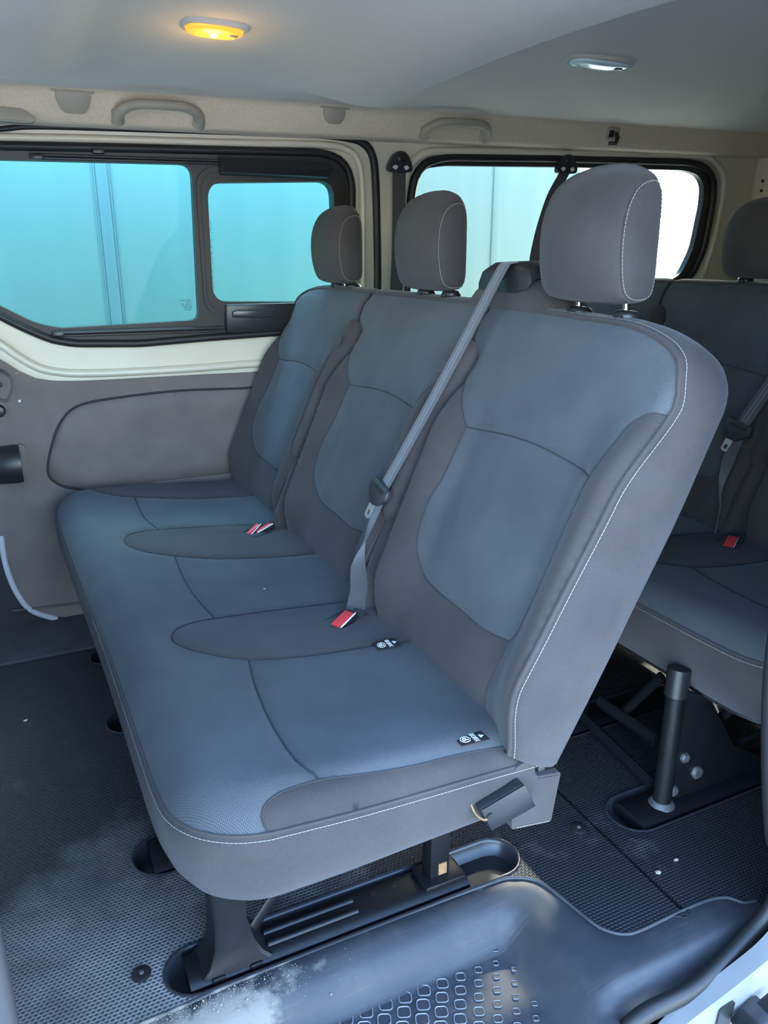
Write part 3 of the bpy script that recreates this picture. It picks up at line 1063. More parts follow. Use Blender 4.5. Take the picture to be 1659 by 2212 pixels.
lathe('bolt', [(0.007, 0), (0.007, 0.004), (0.004, 0.005)], (bx[0][0] - 0.004, 0.58, bx[0][2] - 0.004), (0, -1, 0.2), WORN, lc, 12)

# ---- entry step --------------------------------------------------------


def step_S(u, v):
    r = 0.075
    dx, dy = (0.80 - u) * 0.55, 0.975 - v
    d = np.where((dx < r) & (dy < r), r - np.hypot(r - dx, r - dy), np.minimum(dx, dy))
    z = -0.001 - 0.012 * sstep(0.0, 0.04, d) - 0.057 * sstep(0.034, 0.078, d)
    z -= 0.05 * sstep(0.715, 0.69, v) * sstep(0.70, 0.80, u)
    return np.stack([u, v, z], 1), np.tile(np.array([0, 0, 1.0]), (len(u), 1))


es = empty('entry_step', (0.4, 0.8, -0.12))
tag(es, 'scuffed blue-black plastic entry step with rounded anti-slip studs', 'step')
edge_in = [p for p in STEP_EDGE if p[0] > -0.35]
SPOLY = [(-0.35, 0.978)] + edge_in + [(1.14, 0.70), (1.08, 0.672), (0.80, 0.672), (0.74, 0.64), (0.70, 0.60), (-0.35, 0.60)]
panel('step_moulding', SPOLY, step_S, STEP, es, step=0.016, dip=0.004, dipw=0.006, bstep=0.012)
tube('step_lip', [(x, y, -0.0015) for x, y in edge_in], 0.0035, STEP, es, 8)
s0 = np.array((0.427, 0.892))
va = np.array((0.463, 0.89)) - s0
vb = np.array((0.449, 0.867)) - s0
stud_me = None
for j in range(-1, 6):
    for i in range(-6, 8):
        p = s0 + va * (i - 0.12 * 0) + vb * j
        u = (p[0] - s0[0]) / 0.22
        if p[0] > 0.70 or p[1] > 0.905 or p[0] < 0.15 or p[1] < 0.70:
            continue
        k = 1.0 - 0.62 * float(sstep(0.48, 0.69, p[0]))
        zz = float(step_S(np.array([p[0]]), np.array([p[1]]))[0][0, 2])
        if zz > -0.067:
            continue
        if stud_me is None:
            bm = bmesh.new()
            a0 = arc_rect(-0.0125, -0.0115, 0.0125, 0.0115, 0.0068, 4)
            r_ = [[bm.verts.new((x * q, y * q, h)) for x, y in a0] for q, h in ((1.0, -0.002), (0.96, 0.0018), (0.86, 0.0026), (0.78, 0.0012))]
            n = len(a0)
            for a_, b_ in zip(r_[:-1], r_[1:]):
                for q in range(n):
                    bm.faces.new((a_[q], a_[(q + 1) % n], b_[(q + 1) % n], b_[q]))
            bm.faces.new(r_[-1])
            stud_me = bpy.data.meshes.new('stud')
            bm.to_mesh(stud_me)
            bm.free()
            stud_me.materials.append(STEP)
            stud_me.materials.append(STEP_LINE)
            for f in stud_me.polygons:
                if f.center.z > 0.0019 and len(f.vertices) == 4:
                    f.material_index = 1
        o = bpy.data.objects.new('stud', stud_me)
        COL.objects.link(o)
        o.parent = es
        o.matrix_parent_inverse = Matrix.Translation(-Vector(es.location))
        o.location = (p[0], p[1], zz)
        o.scale = (k, k, 1)
        o.rotation_euler = (0, 0, -0.38)

# ================================================================== OUTSIDE
ld = 3.206
gd = empty('ground', (0, 8, -0.6))
tag(gd, 'pale yard ground outside the van', 'ground', kind='structure')
plate('yard', [(-40, -30), (60, -30), (60, 70), (-40, 70)], [], ZM, -0.6, -0.7, GROUND, gd)
ct = empty('cargo_container', (-1.0, 4.9, -0.6))
tag(ct, 'turquoise painted cargo container parked right outside the side windows', 'container')
rbox('container_body', (-1.9, 5.4, 1.2), (10.6, 2.3, 3.2), TEAL, ct, 0.02)
for k, (px_, mt, wd) in enumerate([(0.501, 0, 0.055), (2.776, 1, 0.06)]):
    rbox('seam_post', (px_, 4.252, 1.2), (wd, 0.02, 3.18), (TEAL_DARK, TEAL)[mt], ct, 0.006)
    if mt == 0:
        for dx in (-.045, -.035, .036, .047):
            rbox('seam_rib', (px_ + dx, 4.2515, 1.2), (0.008, 0.01, 3.18), TEAL_DARK, ct, 0.002)
for nm, lb, pos, cm, L, hh in (('parked_van', 'pale blue van parked far behind the rear side window', (8.869, 9.0, 1.126), CARB, 2.6, 1.75),
                               ('parked_car', 'white car parked beyond the rear side window', (7.352, 7.0, 1.08), CARW, 3.4, 1.45)):
    t = empty(nm, (pos[0], pos[1], -0.6))
    tag(t, lb, 'car')
    x0, y0 = pos[0], pos[1]
    pr = [(0, .35), (0.02, .75), (.18, .82), (.30, hh * .97), (.42, hh), (.75, hh), (.88, hh * .92), (.97, .85), (1.0, .7), (1.0, .35)]
    prism('car_body', [(x0 + p[0] * L, -0.6 + p[1]) for p in pr], YM(y0), 0.0, 1.6, cm, t, 0.06, 3)
    prism('car_window', [(x0 + L * .26, .3), (x0 + L * .36, -0.6 + hh * .9), (x0 + L * .84, -0.6 + hh * .88), (x0 + L * .9, .3)], YM(y0), -0.01, 0.02, CARG, t, 0.005)
    for q in (.2, .8):
        lathe('wheel', [(.30, 0), (.31, .03), (.31, .17), (.28, .2)], (x0 + L * q, y0 - .02, -0.3), (0, 1, 0), RUBBER, t, 20)

# ================================================================== THE BENCH
LEAN = math.atan(0.433)
BJ = np.array([0.65, 0.0, 0.38])
BV = np.array([math.sin(LEAN), 0.0, math.cos(LEAN)])
BW = np.array([-math.cos(LEAN), 0.0, math.sin(LEAN)])


def bpos(y, v, w):
    return BJ + BV * v + BW * w + np.array([0, y, 0])


bench = empty('bench_seat', (0.42, 1.78, 0.0))
tag(bench, 'blue and dark grey three-seat bench nearest the camera with light stitching', 'bench seat', 'bench seats in rows')

# ---- cushion ---------------------------------------------------------
OA = cr([(0.72, 0.888), (0.60, 0.884), (0.48, 0.878), (0.36, 0.873), (0.235, 0.872)], 6)
OB = cr([(0.235, 0.872), (0.196, 0.880), (0.158, 0.899), (0.129, 0.928), (0.112, 0.965), (0.106, 1.01), (0.103, 1.07), (0.100, 1.195), (0.094, 1.444), (0.087, 1.649), (0.073, 1.979), (0.058, 2.341), (0.056, 2.50), (0.066, 2.575), (0.10, 2.632), (0.17, 2.672)], 8)
OC = cr([(0.17, 2.672), (0.25, 2.690), (0.36, 2.700), (0.73, 2.700)], 6)
OUTER = OA + OB[1:] + OC[1:]
OUT_A = np.array(OUTER)


def pl_dist(P, X):
    d = np.full(len(X), 1e9)
    for a, b in zip(P[:-1], P[1:]):
        ab = b - a
        t = np.clip(((X - a) @ ab) / (ab @ ab + 1e-12), 0, 1)
        q = a + t[:, None] * ab
        d = np.minimum(d, np.hypot(*(X - q).T))
    return d


def cz(x, y):
    x = np.asarray(x, float)
    y = np.asarray(y, float)
    d = pl_dist(OUT_A, np.stack([x, y], 1))
    z = 0.425 - 0.08 * (x - 0.22) - 0.042 * np.clip(1 - d / 0.075, 0, 1) ** 2.2
    for c_ in (1.11, 1.69, 2.30):
        z -= 0.010 * np.exp(-((y - c_) / 0.15) ** 2 - ((x - 0.45) / 0.2) ** 2)
    for c_ in (1.41, 2.01):
        z += 0.006 * np.exp(-((y - c_) / 0.08) ** 2) * sstep(0.2, 0.3, x)
    return z


def cush_S(u, v):
    z = cz(u, v)
    return np.stack([u, v, z], 1), np.tile(np.array([0, 0, 1.0]), (len(u), 1))


ST1 = cr([(0.73, 1.285), (0.653, 1.287), (0.574, 1.290), (0.458, 1.290), (0.351, 1.302), (0.286, 1.331), (0.242, 1.370), (0.214, 1.415), (0.214, 1.455), (0.238, 1.489), (0.291, 1.508), (0.405, 1.518), (0.559, 1.520), (0.65, 1.515), (0.73, 1.51)], 8)
ST2 = cr([(0.73, 1.842), (0.634, 1.845), (0.515, 1.855), (0.386, 1.879), (0.268, 1.937), (0.218, 1.998), (0.203, 2.060), (0.224, 2.118), (0.291, 2.146), (0.45, 2.150), (0.65, 2.125), (0.73, 2.118)], 8)
ST0 = cr([(0.17, 2.672), (0.176, 2.612), (0.223, 2.535), (0.304, 2.490), (0.444, 2.456), (0.562, 2.442), (0.73, 2.440)], 8)
BN = cr([(0.235, 0.872), (0.229, 0.888), (0.240, 0.902), (0.270, 0.913), (0.330, 0.918), (0.405, 0.913), (0.485, 0.911), (0.573, 0.914), (0.66, 0.912), (0.73, 0.912)], 8)


def near_i(L, p):
    A = np.array(L)
    return int(np.argmin(((A - np.array(p)) ** 2).sum(1)))


h1 = len(ST1) // 2
h2 = len(ST2) // 2
i1l = near_i(ST1[:h1], (0.331, 1.306))
i1u = h1 + near_i(ST1[h1:], (0.311, 1.512))
i2l = near_i(ST2[:h2], (0.312, 1.91))
i2u = h2 + near_i(ST2[h2:], (0.304, 2.148))
i0 = near_i(ST0, (0.294, 2.494))
ib = near_i(BN, (0.330, 0.918))
FDN = cr([BN[ib], (0.312, 0.963), (0.307, 1.031), (0.309, 1.12), (0.317, 1.218), ST1[i1l]], 6)
FDM = cr([ST1[i1u], (0.302, 1.652), (0.300, 1.773), ST2[i2l]], 6)
FDF = cr([ST2[i2u], (0.288, 2.289), ST0[i0]], 6)
front_poly = OB + ST0[1:i0 + 1] + FDF[::-1][1:] + ST2[i2l:i2u][::-1] + FDM[::-1][1:] + ST1[i1l:i1u][::-1] + FDN[::-1][1:] + BN[1:ib][::-1]
near_poly = FDN + ST1[:i1l][::-1] + BN[ib + 1:][::-1]
mid_poly = FDM + ST2[:i2l][::-1] + ST1[i1u + 1:][::-1]
far_poly = FDF + ST0[i0 + 1:] + ST2[i2u + 1:][::-1]



def seam(name, pts2, S, parent, r=0.0013, sink=0.0045):
    A = resample(np.array(pts2), 0.01)
    P, N_ = S(A[:, 0], A[:, 1])
    return tube(name, P - N_ * sink, r, SEAM, parent, 6)


# skirt: perimeter band from the stitched edge down and under
rings, uvs = [], []
O2 = resample(OUTER, 0.012)
O2 = O2[2:]
tg = np.gradient(O2, axis=0)
tg /= np.linalg.norm(tg, axis=1)[:, None]
outn = np.stack([-tg[:, 1], tg[:, 0]], 1)
if (outn[0] @ np.array([0, -1])) < 0:
    outn = -outn
ztop = cz(O2[:, 0], O2[:, 1]) - 0.004
arc = np.concatenate([[0], np.cumsum(np.linalg.norm(np.diff(O2, axis=0), axis=1))])
frontness = np.clip(-outn[:, 0], 0, 1)
zbot = 0.226 - 0.010 * sstep(0.62, 0.74, O2[:, 0]) - 0.008 * frontness
prof = [(0, -0.002), (0.02, 0.004), (0.08, 0.009), (0.2, 0.013), (0.4, 0.014), (0.6, 0.011), (0.78, 0.002), (0.9, -0.012), (1.0, -0.03), (1.02, -0.08)]
for s, off in prof:
    o_ = off - frontness * 0.05 * max(0, s - 0.35) ** 1.5 - (0.012 * s if off > -0.05 else 0)
    xy = O2 + outn * np.asarray(o_)[:, None]
    z = ztop + (zbot - ztop) * s
    rings.append(np.stack([xy[:, 0], xy[:, 1], z], 1))
    uvs += [(a, s * 0.16) for a in arc]
cushion = loft('cushion', rings, GREY, bench, closed=False, cap=False, uv=uvs)
plate('cushion_pan', [tuple(p) for p in (O2 - outn * 0.03)[::3]] + [(0.74, 2.66)], [], ZM, 0.27, 0.24, BLACK, cushion)
PN = dict(step=0.013, dip=0.0055, dipw=0.007)
panel('front_panel', front_poly, cush_S, BLUE, cushion, **PN)
panel('seat_panel', near_poly, cush_S, BLUE, cushion, **PN)
panel('seat_panel', mid_poly, cush_S, BLUE, cushion, **PN)
panel('seat_panel', far_poly, cush_S, BLUE, cushion, **PN)
panel('side_pad', OA + BN[1:], cush_S, GREY, cushion, **PN)
panel('side_pad', OC + ST0[::-1][:-1], cush_S, GREY, cushion, **PN)
panel('divider_pad', ST1, cush_S, GREY, cushion, **PN)
panel('divider_pad', ST2, cush_S, GREY, cushion, **PN)
for q in (FDN, FDM, FDF, ST1, ST2, ST0, BN):
    seam('seam_line', q, cush_S, cushion)
zz = cz(np.array(OUTER)[:, 0], np.array(OUTER)[:, 1])
edge3 = [(x, y, z - 0.004) for (x, y), z in zip(OUTER, zz)]
on2 = np.gradient(np.array(OUTER), axis=0)
on2 /= np.linalg.norm(on2, axis=1)[:, None]
on3 = np.stack([-on2[:, 1], on2[:, 0]], 1)
if on3[0][1] > 0:
    on3 = -on3
tube('edge_piping', resample(np.array(edge3), 0.02), 0.0026, GREY, cushion, 8)
st_pts = np.array([(x + n[0] * 0.0055, y + n[1] * 0.0055, z - 0.0062) for (x, y, z), n in zip(edge3, on3)])
st_n = np.stack([on3[:, 0], on3[:, 1], np.full(len(on3), 0.6)], 1)
kk = np.array(OUTER)[:, 1] < 1.7
stitches('stitching', st_pts[kk], st_n[kk], THREAD, cushion)
# tail of the near side cover behind the seat hinge
tail = rounded([(0.66, 0.345), (0.694, 0.355), (0.704, 0.314), (0.757, 0.306), (0.752, 0.270), (0.744, 0.207), (0.66, 0.220)], 0.006, 3)
prism('cover_tail', tail, YM(0.0), 0.8815, 0.899, GREY, cushion, 0.0)
zt = np.array([(0.706, 0.871, 0.327), (0.757, 0.871, 0.319)])
stitches('stitching', np.array([(0.708, 0.8808, 0.309), (0.756, 0.8808, 0.301)]), (0, -1, 0), GREY, cushion)
stitches('stitching', np.array([(0.67, 0.8808, 0.222), (0.742, 0.8808, 0.2105)]), (0, -1, 0), THREAD, cushion)
rbox('hinge_bracket', (0.728, 0.905, 0.325), (0.05, 0.022, 0.10), STEEL, bench, 0.004)
rbox('hinge_strap', (0.722, 0.893, 0.338), (0.014, 0.006, 0.05), WORN, bench, 0.002)

LEVER = plain('lever_satin', (0.018, 0.018, 0.02), 0.3)
# ---- recline handle ----------------------------------------------------
(hx, _, hz) = zip(*[(0.577, 0.856, 0.309), (0.661, 0.856, 0.331), (0.687, 0.856, 0.28), (0.6, 0.856, 0.261)])
hp = [np.array((hx[i], hz[i])) for i in range(4)]
lever = prism('fold_lever', [tuple(p) for p in hp], YM(0.0), 0.856, 0.878, LEVER, bench, 0.004, 3)
lever['label'] = 'glossy black folding lever on the cushion side'
cen = sum(hp) / 4
prism('lever_face', [tuple(cen + (p - cen) * 0.985) for p in hp], YM(0.0), 0.8535, 0.858, LEVER, lever, 0.001)
sl = hp[0] * 0.62 + hp[3] * 0.38
sl = sl + (hp[1] - hp[0]) * 0.10
lathe('lever_slot', [(0.006, 0), (0.006, 0.004)], (sl[0], 0.8545, sl[1]), (0, -1, 0), RUBBER, lever, 14)
tube('lever_strap', cr([(sl[0], 0.853, sl[1]), (sl[0] - 0.010, 0.854, sl[1] - 0.004), (sl[0] - 0.020, 0.864, sl[1] + 0.004), (sl[0] - 0.024, 0.878, sl[1] + 0.02)], 4), 0.0018, RUST, lever, 8)

# ---- buckles in the dividers --------------------------------------------
for k, (bx_, by_, ang, two) in enumerate(((0.575, 1.405, 0.50, False), (0.566, 2.035, 0.60, True))):
    zb_ = float(cz(np.array([bx_]), np.array([by_]))[0])
    Rz = Matrix.Rotation(ang, 3, 'Z')
    pk = [Vector((bx_, by_, zb_ + 0.0025)) + Rz @ Vector((x, y, 0)) for x, y in arc_rect(-0.048, -0.027, 0.048, 0.027, 0.012)]
    pk2 = [Vector((bx_, by_, zb_ - 0.010)) + Rz @ Vector((x * 0.9, y * 0.85, 0)) for x, y in arc_rect(-0.048, -0.027, 0.048, 0.027, 0.012)]
    pk3 = [Vector((bx_, by_, zb_ + 0.004)) + Rz @ Vector((x * 1.06, y * 1.08, 0)) for x, y in arc_rect(-0.048, -0.027, 0.048, 0.027, 0.012)]
    pocket = loft('buckle_pocket', [[v - Vector((0, 0, 0.006)) for v in pk3], pk3, pk, pk2], SEAM, bench, cap=False)
    bm = bmesh.new()
    bm.from_mesh(pocket.data)
    bm.verts.ensure_lookup_table()
    n = len(pk)
    bm.faces.new([bm.verts[3 * n + j] for j in range(n)])
    bm.to_mesh(pocket.data)
    bm.free()
    for q in ((0,) if not two else (0, 1)):
        dx = (-0.006, 0.018)[q] if two else -0.012
        da = (0.10, -0.35)[q] if two else 0.0
        R2 = Matrix.Rotation(ang + da, 3, 'Z') @ Matrix.Rotation(math.radians(-16), 3, 'Y')
        cb = Vector((bx_, by_, zb_ + 0.002)) + Rz @ Vector((dx, (0.010, -0.008)[q] if two else -0.004, 0))
        sy = 0.020 if two else 0.030
        body = rbox('buckle', cb, (0.062, sy + 0.004, 0.014), BLACK, bench, 0.003, R2)
        rbox('red_button', cb + R2 @ Vector((-0.002, 0, 0.0065)), (0.052, sy - 0.004, 0.008), RED, body, 0.003, R2)
        rbox('button_edge', cb + R2 @ Vector((0.0, -sy / 2 + 0.0005, 0.007)), (0.054, 0.0014, 0.006), PRINT, body, 0.0008, R2)

# ---- isofix labels --------------------------------------------------------
for k, (lx, ly, ang, sc) in enumerate(((0.602, 0.928, -0.06, 1.0), (0.612, 1.276, 0.02, 1.0))):
    lz = float(cz(np.array([lx]), np.array([ly]))[0])
    q = Matrix.Translation((lx, ly, lz + 0.0035)) @ Matrix.Rotation(ang, 4, 'Z') @ Matrix.Rotation(math.radians(-6 if k == 0 else 4), 4, 'X')
    lab = rbox('isofix_label', (0, 0, 0), (0.052, 0.031, 0.0016), LABEL, bench, 0.0004)
    lab.data.transform(q)
    text_mesh('label_text', 'ISOFIX', 0.0125, q @ Matrix.Translation((0.0045, 0.0, 0.0011)) @ Matrix.Rotation(math.radians(-90), 4, 'Z') @ Matrix.Scale(0.72, 4, (1, 0, 0)), PRINT, lab)
    tri = [(0.0145, -0.0055), (0.0225, 0.0), (0.0145, 0.0055)]
    V = [q @ Vector((x, y, z)) for z in (0.0008, 0.0014) for x, y in tri]
    meshobj('label_arrow', V, [(0, 2, 1), (3, 4, 5), (0, 1, 4, 3), (1, 2, 5, 4), (2, 0, 3, 5)], PRINT, lab, False)
    ring = [q @ Vector((-0.012 + 0.0085 * math.cos(a), 0.0085 * math.sin(a), 0.0011)) for a in np.linspace(0, 2 * math.pi, 20, endpoint=False)]
    tube('label_emblem', [tuple(v) for v in ring], 0.0007, PRINT, lab, 6, True)
    seat_ = [q @ Vector((-0.012 + x, y, 0.0012)) for x, y in ((0.005, -0.003), (0.001, -0.001), (-0.003, -0.003), (-0.005, 0.001), (-0.002, 0.004), (0.002, 0.002))]
    tube('label_figure', [tuple(v) for v in seat_], 0.0011, PRINT, lab, 6)

# ---- backrests --------------------------------------------------------------
CENT = (1.15, 1.77, 2.39)


def wsurf(dy, v):
    a = np.abs(dy)
    w = 0.048 * sstep(0.15, 0.255, a) * sstep(-0.03, 0.12, v) * (1 - sstep(0.44, 0.63, v))
    w = w - 0.022 * sstep(0.262, 0.292, a) * (1 - sstep(0.60, 0.66, v))
    w = w + 0.014 * np.exp(-((v - 0.28) / 0.14) ** 2) * (1 - sstep(0.08, 0.2, a))
    w = w + 0.008 * np.exp(-((v - 0.62) / 0.12) ** 2) * (1 - sstep(0.1, 0.28, a))
    w = w - (0.035 - 0.024 * sstep(0.18, 0.25, a)) * sstep(0.07, -0.05, v) - 0.018 * sstep(0.69, 0.748, v)
    return w


def back_S(c_):
    def S(u, v):
        w = wsurf(u, v)
        P = BJ[None, :] + v[:, None] * BV + w[:, None] * BW
        P[:, 1] += u + c_
        return P, np.tile(BW, (len(u), 1))
    return S


DIV = [(0.192, 0.472), (0.09, 0.482), (0.0, 0.485), (-0.075, 0.481), (-0.151, 0.472), (-0.213, 0.462)]
LOW_L = [(0.192, 0.472), (0.194, 0.436), (0.198, 0.358), (0.207, 0.294), (0.200, 0.212), (0.176, 0.168), (0.145, 0.150), (0.08, 0.144), (-0.015, 0.142), (-0.085, 0.139), (-0.158, 0.148)]
LOW_R = [(-0.158, 0.148), (-0.178, 0.174), (-0.181, 0.210), (-0.190, 0.262), (-0.195, 0.317), (-0.199, 0.373), (-0.208, 0.437), (-0.213, 0.462)]
UPL = [(0.192, 0.472), (0.235, 0.525), (0.262, 0.555), (0.285, 0.567)]
UPR = [(-0.213, 0.462), (-0.221, 0.482), (-0.230, 0.532), (-0.232, 0.555), (-0.241, 0.572), (-0.258, 0.587), (-0.279, 0.593)]
UPRm = [(-0.213, 0.462), (-0.240, 0.52), (-0.262, 0.555), (-0.285, 0.567)]
HEADS = (1.145, 1.76, 2.365)
for si, c_ in enumerate(CENT):
    up_l = cr(UPL, 5)
    if si == 0:
        right = cr([(-0.258, -0.012), (-0.262, 0.05), (-0.270, 0.17), (-0.276, 0.30), (-0.283, 0.45), (-0.283, 0.593)], 5)
        topc = cr([(-0.283, 0.593), (-0.282, 0.640), (-0.270, 0.672), (-0.245, 0.692), (-0.215, 0.704), (-0.168, 0.717), (-0.105, 0.726), (0.03, 0.730), (0.15, 0.735), (0.322, 0.742)], 5)
        leftc = cr([(0.322, 0.742), (0.324, 0.70), (0.320, 0.652)], 3) + cr([(0.316, 0.646), (0.30, 0.60), (0.285, 0.567)], 3)
        ur = cr(UPR[:-1] + [(-0.283, 0.593)], 5)
    elif si == 1:
        right = cr([(-0.262, -0.03), (-0.272, 0.05), (-0.280, 0.17), (-0.284, 0.30), (-0.285, 0.45), (-0.285, 0.567)], 5)
        topc = cr([(-0.285, 0.567), (-0.300, 0.61), (-0.296, 0.648), (-0.294, 0.70), (-0.292, 0.741)], 4) + cr([(-0.285, 0.742), (-0.1, 0.739), (0.1, 0.741), (0.334, 0.743)], 4)
        leftc = cr([(0.334, 0.743), (0.330, 0.70), (0.324, 0.655)], 3) + cr([(0.318, 0.646), (0.30, 0.60), (0.285, 0.567)], 3)
        ur = cr(UPRm, 5)
    else:
        right = cr([(-0.262, -0.03), (-0.272, 0.05), (-0.280, 0.17), (-0.284, 0.30), (-0.285, 0.45), (-0.285, 0.567)], 5)
        topc = cr([(-0.285, 0.567), (-0.298, 0.61), (-0.290, 0.648), (-0.283, 0.70), (-0.277, 0.741)], 4) + cr([(-0.27, 0.743), (0.0, 0.742), (0.14, 0.740), (0.20, 0.734), (0.245, 0.716), (0.275, 0.68), (0.288, 0.64), (0.290, 0.60)], 4)
        leftc = cr([(0.290, 0.60), (0.285, 0.567)], 3)
        ur = cr(UPRm, 5)
    leftlow = cr([(0.285, 0.567), (0.284, 0.45), (0.284, 0.30), (0.282, 0.17), (0.275, 0.06), (0.262, -0.016)], 5)
    S = back_S(c_)
    div = cr(DIV, 6)
    lowl = cr(LOW_L, 6)
    lowr = cr(LOW_R, 6)
    seam_b = [(-0.158, 0.148), (-0.150, 0.06), (-0.148, -0.014)]
    upper = div[::-1] + up_l[1:] + leftc[::-1][1:] + topc[::-1][1:] + ur[::-1][1:-1]
    lower = div + lowr[::-1][1:] + lowl[::-1][1:-1]
    bolL = lowl + seam_b[1:] + leftlow[::-1] + up_l[::-1][1:-1]
    bolR = right + ur[::-1][1:] + lowr[::-1][1:] + seam_b[1:]
    # wrap band and back: the body of the backrest
    outl = right + topc[1:] + leftc[1:] + leftlow[1:]
    O3 = resample(outl, 0.014)
    tgt = np.gradient(O3, axis=0)
    tgt /= np.linalg.norm(tgt, axis=1)[:, None] + 1e-9
    on = np.stack([tgt[:, 1], -tgt[:, 0]], 1)
    if on[5][0] > 0:
        on = -on
    for _ in range(6):
        on[1:-1] = (on[:-2] + on[1:-1] + on[2:]) / 3
    on /= np.linalg.norm(on, axis=1)[:, None] + 1e-9
    up = np.clip(on[:, 1], 0, 1)
    sd = np.abs(on[:, 0])
    k = np.ones(len(O3))
    if si == 0:
        k = np.where(O3[:, 0] < 0.2, 1.0, np.clip(up, 0.0, 1))
    elif si == 1:
        k = np.clip(up, 0.0, 1)
    else:
        k = np.where(O3[:, 0] > 0.0, 1.0, np.clip(up, 0.0, 1))
    w0 = wsurf(O3[:, 0], O3[:, 1])
    wv = np.array([(0.0, -0.004), (-0.004, 0.004), (-0.014, 0.011), (-0.035, 0.020), (-0.062, 0.024), (-0.09, 0.020), (-0.112, 0.008), (-0.128, -0.014), (-0.135, -0.05)])
    rings, uvs = [], []
    arc = np.concatenate([[0], np.cumsum(np.linalg.norm(np.diff(O3, axis=0), axis=1))])
    for dw_, out in wv:
        yv = O3 + on * (out * np.where(out > 0, k, 1.0))[:, None]
        w = w0 * np.clip(1 + dw_ / 0.05, 0, 1) + dw_
        P = BJ[None, :] + yv[:, 1][:, None] * BV + w[:, None] * BW
        P[:, 1] += yv[:, 0] + c_
        rings.append(P)
        uvs += [(a, dw_) for a in arc]
    last = rings[-1]
    cen = last.mean(0)
    rings.append(cen[None, :] + (last - cen) * 0.5)
    uvs += [(a, -0.2) for a in arc]
    br = loft('backrest', rings, GREY, bench, closed=True, cap='end', uv=uvs)
    panel('upper_panel', upper, S, BLUE, br, flip=True, **PN)
    panel('lower_panel', lower, S, BLUE, br, flip=True, **PN)
    panel('bolster_panel', bolL, S, GREY, br, flip=True, **PN)
    panel('side_bolster', bolR, S, GREY, br, flip=True, **PN)
    for q in (div, lowl, lowr, up_l, ur, seam_b):
        seam('seam_line', q, S, br)
    pip = np.array([p for p in right + topc[1:] + (leftc[1:] if si == 2 else [])])
    Pp, _n = S(pip[:, 0], pip[:, 1])
    tube('edge_piping', resample(Pp - BW * 0.002, 0.02), 0.0042, GREY, br, 8)
    off = resample(pip, 0.006)
    t2 = np.gradient(off, axis=0)
    t2 /= np.linalg.norm(t2, axis=1)[:, None] + 1e-9
    n2 = np.stack([t2[:, 1], -t2[:, 0]], 1)
    if n2[3][0] > 0:
        n2 = -n2
    kt = (off[:, 0] < -0.1) | (off[:, 1] > 0.7) if si < 2 else off[:, 1] > 0.7
    if si > 0:
        kt = kt & (off[:, 1] > 0.735)
    off2 = off + n2 * 0.0085
    ww = wsurf(off[:, 0], off[:, 1]) - 0.007
    P3 = BJ[None, :] + off2[:, 1][:, None] * BV + ww[:, None] * BW
    P3[:, 1] += off2[:, 0] + c_
    N3 = BW[None, :] * 0.8 + np.stack([n2[:, 1] * BV[0], n2[:, 0], n2[:, 1] * BV[2]], 1)
    stitches('stitching', P3[kt], N3[kt], THREAD, br)

# ---- headrests -------------------------------------------------------------
HP = crc([(-0.020, 0.004), (-0.034, 0.018), (-0.043, 0.055), (-0.046, 0.10), (-0.041, 0.14), (-0.027, 0.170), (-0.006, 0.184), (0.018, 0.186), (0.029, 0.172), (0.033, 0.13), (0.034, 0.08), (0.033, 0.03), (0.026, 0.006), (0.002, 0.0)], 4)
HP = resample(np.array(HP) * np.array([1.0, 1.05]), 0.010, True)
HPC = np.array([-0.004, 0.092])
for hi, yc in enumerate(HEADS):
    z0 = 1.077
    dirs = HP - HPC
    grow = np.stack([np.where(dirs[:, 0] < 0, -0.030, 0.012) * np.abs(dirs[:, 0]) / 0.042, np.where(dirs[:, 1] > 0, 0.027 * dirs[:, 1] / 0.092, 0.006 * dirs[:, 1] / 0.092)], 1)
    rings, uvs = [], []
    per = np.concatenate([[0], np.cumsum(np.linalg.norm(np.diff(HP, axis=0), axis=1))])
    for s in (-1.0, -0.985, -0.94, -0.85, -0.7, -0.5, -0.25, 0, 0.25, 0.5, 0.7, 0.85, 0.94, 0.985, 1.0):
        e = (1 - abs(s) ** 2.4) ** 0.8 if abs(s) < 1 else -0.06
        r = HP + grow * e
        rings.append([(0.966 + a, yc + 0.107 * s, z0 + h) for a, h in r])
        uvs += [(0.107 * s, q) for q in per]
    hr = loft('headrest', rings, GREY, bench, closed=True, cap=True, uv=uvs)
    for sg in (-1, 1):
        rings, uvs = [], []
        for k, o_ in ((0.985, -0.004), (0.975, 0.002), (0.93, 0.006), (0.8, 0.010), (0.5, 0.013), (0.1, 0.014)):
            r = HPC + (HP - HPC) * k
            rings.append([(0.966 + a, yc + sg * (0.107 + o_), z0 + h) for a, h in r])
            uvs += [(a, h) for a, h in r]
        loft('side_panel', rings, GREY, hr, closed=True, cap=True, uv=uvs, flip=(sg > 0))
        r = HPC + (HP - HPC) * 0.955
        st = int(np.argmax(r[:, 0] * 2 - np.abs(r[:, 1] - 0.09)))
        rr_ = np.roll(r, -st, 0)
        rr_ = rr_[4:-4]
        stitches('stitching', np.array([(0.966 + a, yc + sg * 0.1115, z0 + h) for a, h in rr_]), (0, sg, 0), THREAD, hr)
    for s in (-1, 1):
        yy = yc + s * 0.064
        tube('post', [(0.986, yy, 1.056 if hi == 0 else 1.066), (0.983, yy, 1.08), (0.98, yy, 1.10), (0.975, yy, 1.13)], 0.0065, CHROME, hr, 12)
        co = lathe('post_collar', [(0.021, 0.0), (0.024, 0.004), (0.0235, 0.012), (0.018, 0.018), (0.008, 0.019)], (0.987, yy, 1.056 if hi else 1.043), (0.10, 0, 1), BLACK, bench, 18)
        rbox('release_tab', (0.966, yy - 0.004, 1.062 if hi else 1.05), (0.012, 0.018, 0.008), BLACK, co, 0.002)

